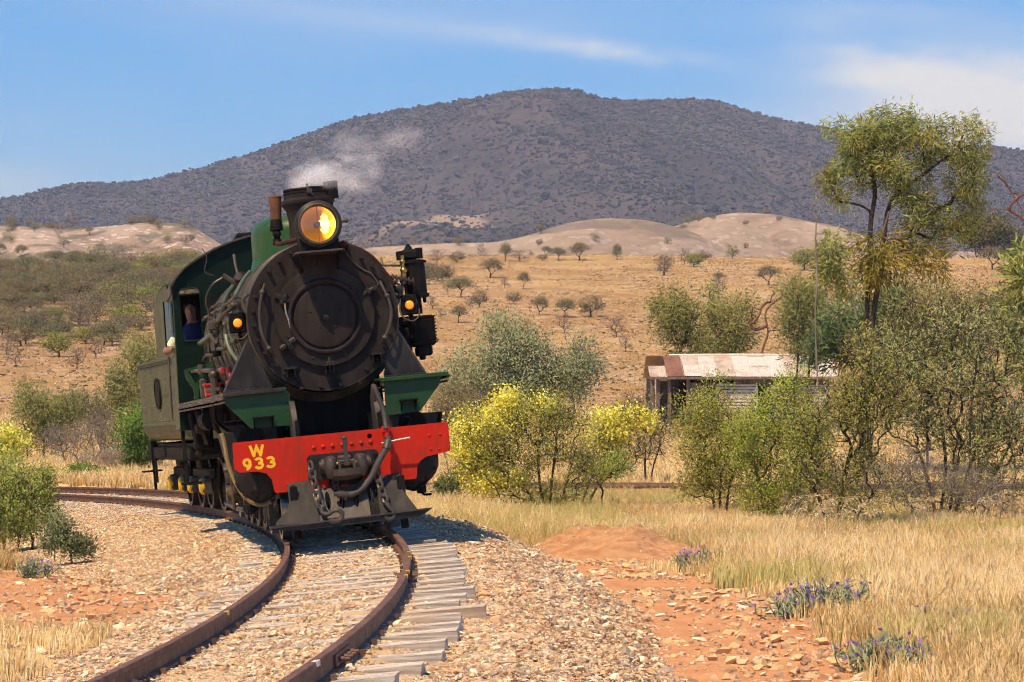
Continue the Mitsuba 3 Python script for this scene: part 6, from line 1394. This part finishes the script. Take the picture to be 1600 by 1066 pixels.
tag('far_grass', 'dry grass beyond the tracks towards the hut', 'grass', kind='stuff')
# pale stones and low tufts that break up the hillside
def speck_tile(key, seed, colors, n=26, R=3.5, s=(.05, .16)):
    rng = np.random.default_rng(seed); ms, cs = [], []
    for _ in range(n):
        v, f = stone_mesh(rng, rng.uniform(*s)); r, ph = R * math.sqrt(rng.uniform()), rng.uniform(0, 6.28); ms.append((v + [r * math.cos(ph), r * math.sin(ph), .02], f)); cs.append(np.tile(np.array(colors[rng.integers(len(colors))]) * rng.uniform(.8, 1.2), (len(v), 1)))
    v, f = join(ms); scene[key] = {'type': 'shapegroup', 'specks': mikit.ply((v, f), 'stone', color=np.vstack(cs))}


speck_tile('hill_stone_tile', 900, [(.42, .32, .23), (.36, .23, .15), (.30, .17, .10)])
speck_tile('hill_tuft_tile', 901, [(.40, .28, .14), (.30, .2, .1), (.24, .18, .09)], 24, 3.5, (.06, .2))
y = 100 + 310 * grg.uniform(size=2200) ** .8; x = grg.uniform(-.25, .25, 2200) * y
wst = np.exp(-((x / y + .02) / .04) ** 2) * .9 + .25 + .5 * (n3(x, y, 1 / 25, 61) > .05)
pick = (grg.uniform(size=2200) > np.clip(wst * .6, 0, 1)).astype(int)
scatter('hill_litter', ['hill_stone_tile', 'hill_tuft_tile'], x, y, ground_z, grg, (.8, 1.4), pick=pick)
tag('hill_litter', 'pale stones and low dry tufts littering the tan hillside', 'stones', kind='stuff')
# scrub on the far hills and the forest of the mountain
def clump_group(key, seed, color, flat=.8):
    rng = np.random.default_rng(seed); ms = []
    for _ in range(3):
        s_ = trimesh.creation.icosphere(subdivisions=0 if _ else 1, radius=1.0); v = np.array(s_.vertices); v = v * (0.55 + .75 * meshkit.noise(v * 2.3 + seed * 3.1 + _ * 9, seed))[:, None] * rng.uniform(.45, .75) * [1, 1, flat]
        ms.append((v + [rng.normal() * .38, rng.normal() * .38, .38 + rng.uniform(0, .25)], np.array(s_.faces)))
    v, f = join(ms); cc = np.array(color) * (.6 + .8 * meshkit.noise(v * 4 + seed, 3))[:, None]
    scene[key] = {'type': 'shapegroup', 'clump': mikit.ply((v, f), 'clump', smooth=False, color=np.clip(cc, 0, 1))}


MC = [(0.043, 0.045, 0.042), (0.058, 0.054, 0.054), (0.033, 0.039, 0.039), (0.068, 0.063, 0.063), (0.048, 0.053, 0.044), (0.095, 0.090, 0.090)]
for k, c in enumerate(MC): clump_group(f'forest_clump_{k}', 950 + k, c)
from scipy.interpolate import RegularGridInterpolator
def hill_fn(G):
    XG, YG, ZG = G; f = RegularGridInterpolator((YG[:, 0], XG[0] / YG[0, 0]), ZG, bounds_error=False, fill_value=-50.); return lambda x, y: f(np.stack([y, x / y], -1))


fm = hill_fn((MX, MY, MZ)); mrg = np.random.default_rng(990)
n = 150000; ty = mrg.uniform(-.235, .235, n); y = 1300 + 1760 * mrg.uniform(size=n) ** .85; x = ty * y
bare = np.exp(-((ty + .030) / .030) ** 2 - ((y - 2110) / 230) ** 2) + .9 * np.exp(-((ty - .13) / .05) ** 2 - ((y - 1930) / 200) ** 2) + .4 * np.exp(-((ty - .105) / .02) ** 2 - ((y - 2700) / 200) ** 2)
ok = (fm(x, y) > 8) & (mrg.uniform(size=n) > np.clip(.75 * bare + .30 + 1.5 * n3(x, y, 1 / 130, 71), 0, .95)); x, y = x[ok], y[ok]
pk = np.clip((np.floor(6 * (.5 + 1.6 * n3(x, y, 1 / 220, 73) + .33 * mrg.normal(size=len(x))))).astype(int), 0, 5)
scatter('mountain_forest', [f'forest_clump_{k}' for k in (2, 0, 4, 1, 3, 5)], x, y, fm, mrg, np.exp(mrg.normal(size=len(x)) * .45) * 1.55 * np.interp(y, [1300, 3000], [.65, 1.0]), tilt=False, sink=.5, pick=pk)
tag('mountain_forest', 'grey green forest covering the mountain', 'forest', kind='stuff')
pos = []
for G, n, lo, hi in ((R1, 420, -.235, -.09), (R2, 160, -.06, .09), (R3, 240, .04, .23)):
    f_ = hill_fn(G); yl, yh = G[1].min(), G[1].max(); y = mrg.uniform(yl, yl + (yh - yl) * .62, n); ty = mrg.uniform(lo, hi, n); x = ty * y; z = f_(x, y); ok = (z > 9) & (n3(x, y, 1 / 60, 81) + .35 * mrg.normal(size=n) > .05)
    for i in np.nonzero(ok)[0]: pos.append((x[i], y[i], z[i]))
for i, p in enumerate(pos):
    r = mrg.uniform(1.4, 2.9) * (1 if p[1] < 640 else 1.25); scene[f'far_scrub__{i + 1:05d}'] = {'type': 'instance', 'g': {'type': 'ref', 'id': 'shrub_kind_' + mrg.choice(list('abcf'))}, 'to_world': T(mat4(np.array(p), r, r, mrg.uniform(0, 6.28)))}
tag('far_scrub', 'dark scrub dotted over the pale stony hills', 'scrub', kind='stuff')

# clods on the soil heap
a_ = mrg.uniform(0, 6.28, 70); r_ = mrg.uniform(.1, 1.25, 70); x = 1.22 + np.cos(a_) * r_; y = 31.2 + np.sin(a_) * r_
hz_ = RegularGridInterpolator((hy[:, 0], hx[0]), hz)
scatter('soil_heap__clods', [f'rubble_tile_{k}' for k in range(3)], x, y, lambda x, y: hz_(np.stack([np.clip(y, hy.min(), hy.max()), np.clip(x, hx.min(), hx.max())], -1)), mrg, (.25, .5)); tag('soil_heap__clods', kind='stuff')
# ------------------------------------------------------------------ the air, and the steam drifting off the chimney
scene['air'] = {'type': 'homogeneous', 'albedo': {'type': 'rgb', 'value': [0.95, 0.95, 0.95]}, 'sigma_t': {'type': 'rgb', 'value': [0.8e-4, 0.95e-4, 1.3e-4]}}
scene['haze'] = {'type': 'cube', 'bsdf': {'type': 'null'}, 'interior': {'type': 'ref', 'id': 'air'}, 'to_world': T().translate([0, 4500, 320]).scale([9000, 5600, 330])}
tag('haze', 'thin dry haze over the valley', 'haze', kind='stuff')
scene['camera']['medium'] = {'type': 'ref', 'id': 'air'}
# steam: a box of the air that holds the drifting wisps, from the chimney mouth to the right and behind it
SW0 = np.array([-2.55, 27.4, 3.93]); SWS = np.array([1.85, 1.6, 1.05])
gz, gy, gx_ = np.meshgrid((np.arange(44) + .5) / 44, (np.arange(36) + .5) / 36, (np.arange(80) + .5) / 80, indexing='ij')
wob = np.stack([gx_ * 4.0, gy * 3.2, gz * 3.4], -1)
nw = meshkit.fbm(wob + .9 * (meshkit.fbm(wob * 1.3 + 7, 3, 4)[..., None] - .5) * 2, 5, 2)
puff = lambda cx, cz, sx, sz, k=1.0, cy=.45, sy=.30, sh=0.: k * np.exp(-((gx_ - cx - sh * (gz - cz)) / sx) ** 2 - ((gz - cz) / sz) ** 2 - ((gy - cy) / sy) ** 2)
den = puff(.16, .10, .12, .16, 1.2, sh=.5) + puff(.27, .22, .09, .16, 1.0, sh=.4) + puff(.43, .20, .08, .20, 1.0) + puff(.52, .26, .05, .16, .6) + .5 * puff(.36, .36, .10, .16, sh=.3) + .20 * puff(.60, .42, .06, .18, sh=.4) + .06 * puff(.74, .56, .10, .14, sh=.4)
den = den * np.clip((nw - .42) * 4.5, 0, 1.4)
edge = np.minimum.reduce([gx_, 1 - gx_, gy, 1 - gy, gz + .06, 1 - gz]); den *= np.clip(edge * 9, 0, 1)
den[den < .02] = 0
TW = T().translate(SW0.tolist()).scale(SWS.tolist())
scene['steam'] = {'type': 'heterogeneous', 'albedo': {'type': 'rgb', 'value': [1.0, 1.0, 1.0]}, 'scale': 6.5, 'sigma_t': {'type': 'gridvolume', 'grid': mi.VolumeGrid(den[..., None].astype(np.float32)), 'to_world': TW}}
scene['steam_plume'] = {'type': 'cube', 'bsdf': {'type': 'null'}, 'interior': {'type': 'ref', 'id': 'steam'}, 'exterior': {'type': 'ref', 'id': 'air'}, 'to_world': T().translate((SW0 + SWS / 2).tolist()).scale((SWS / 2).tolist())}
tag('steam_plume', 'thin white steam drifting from the chimney', 'steam', kind='stuff')
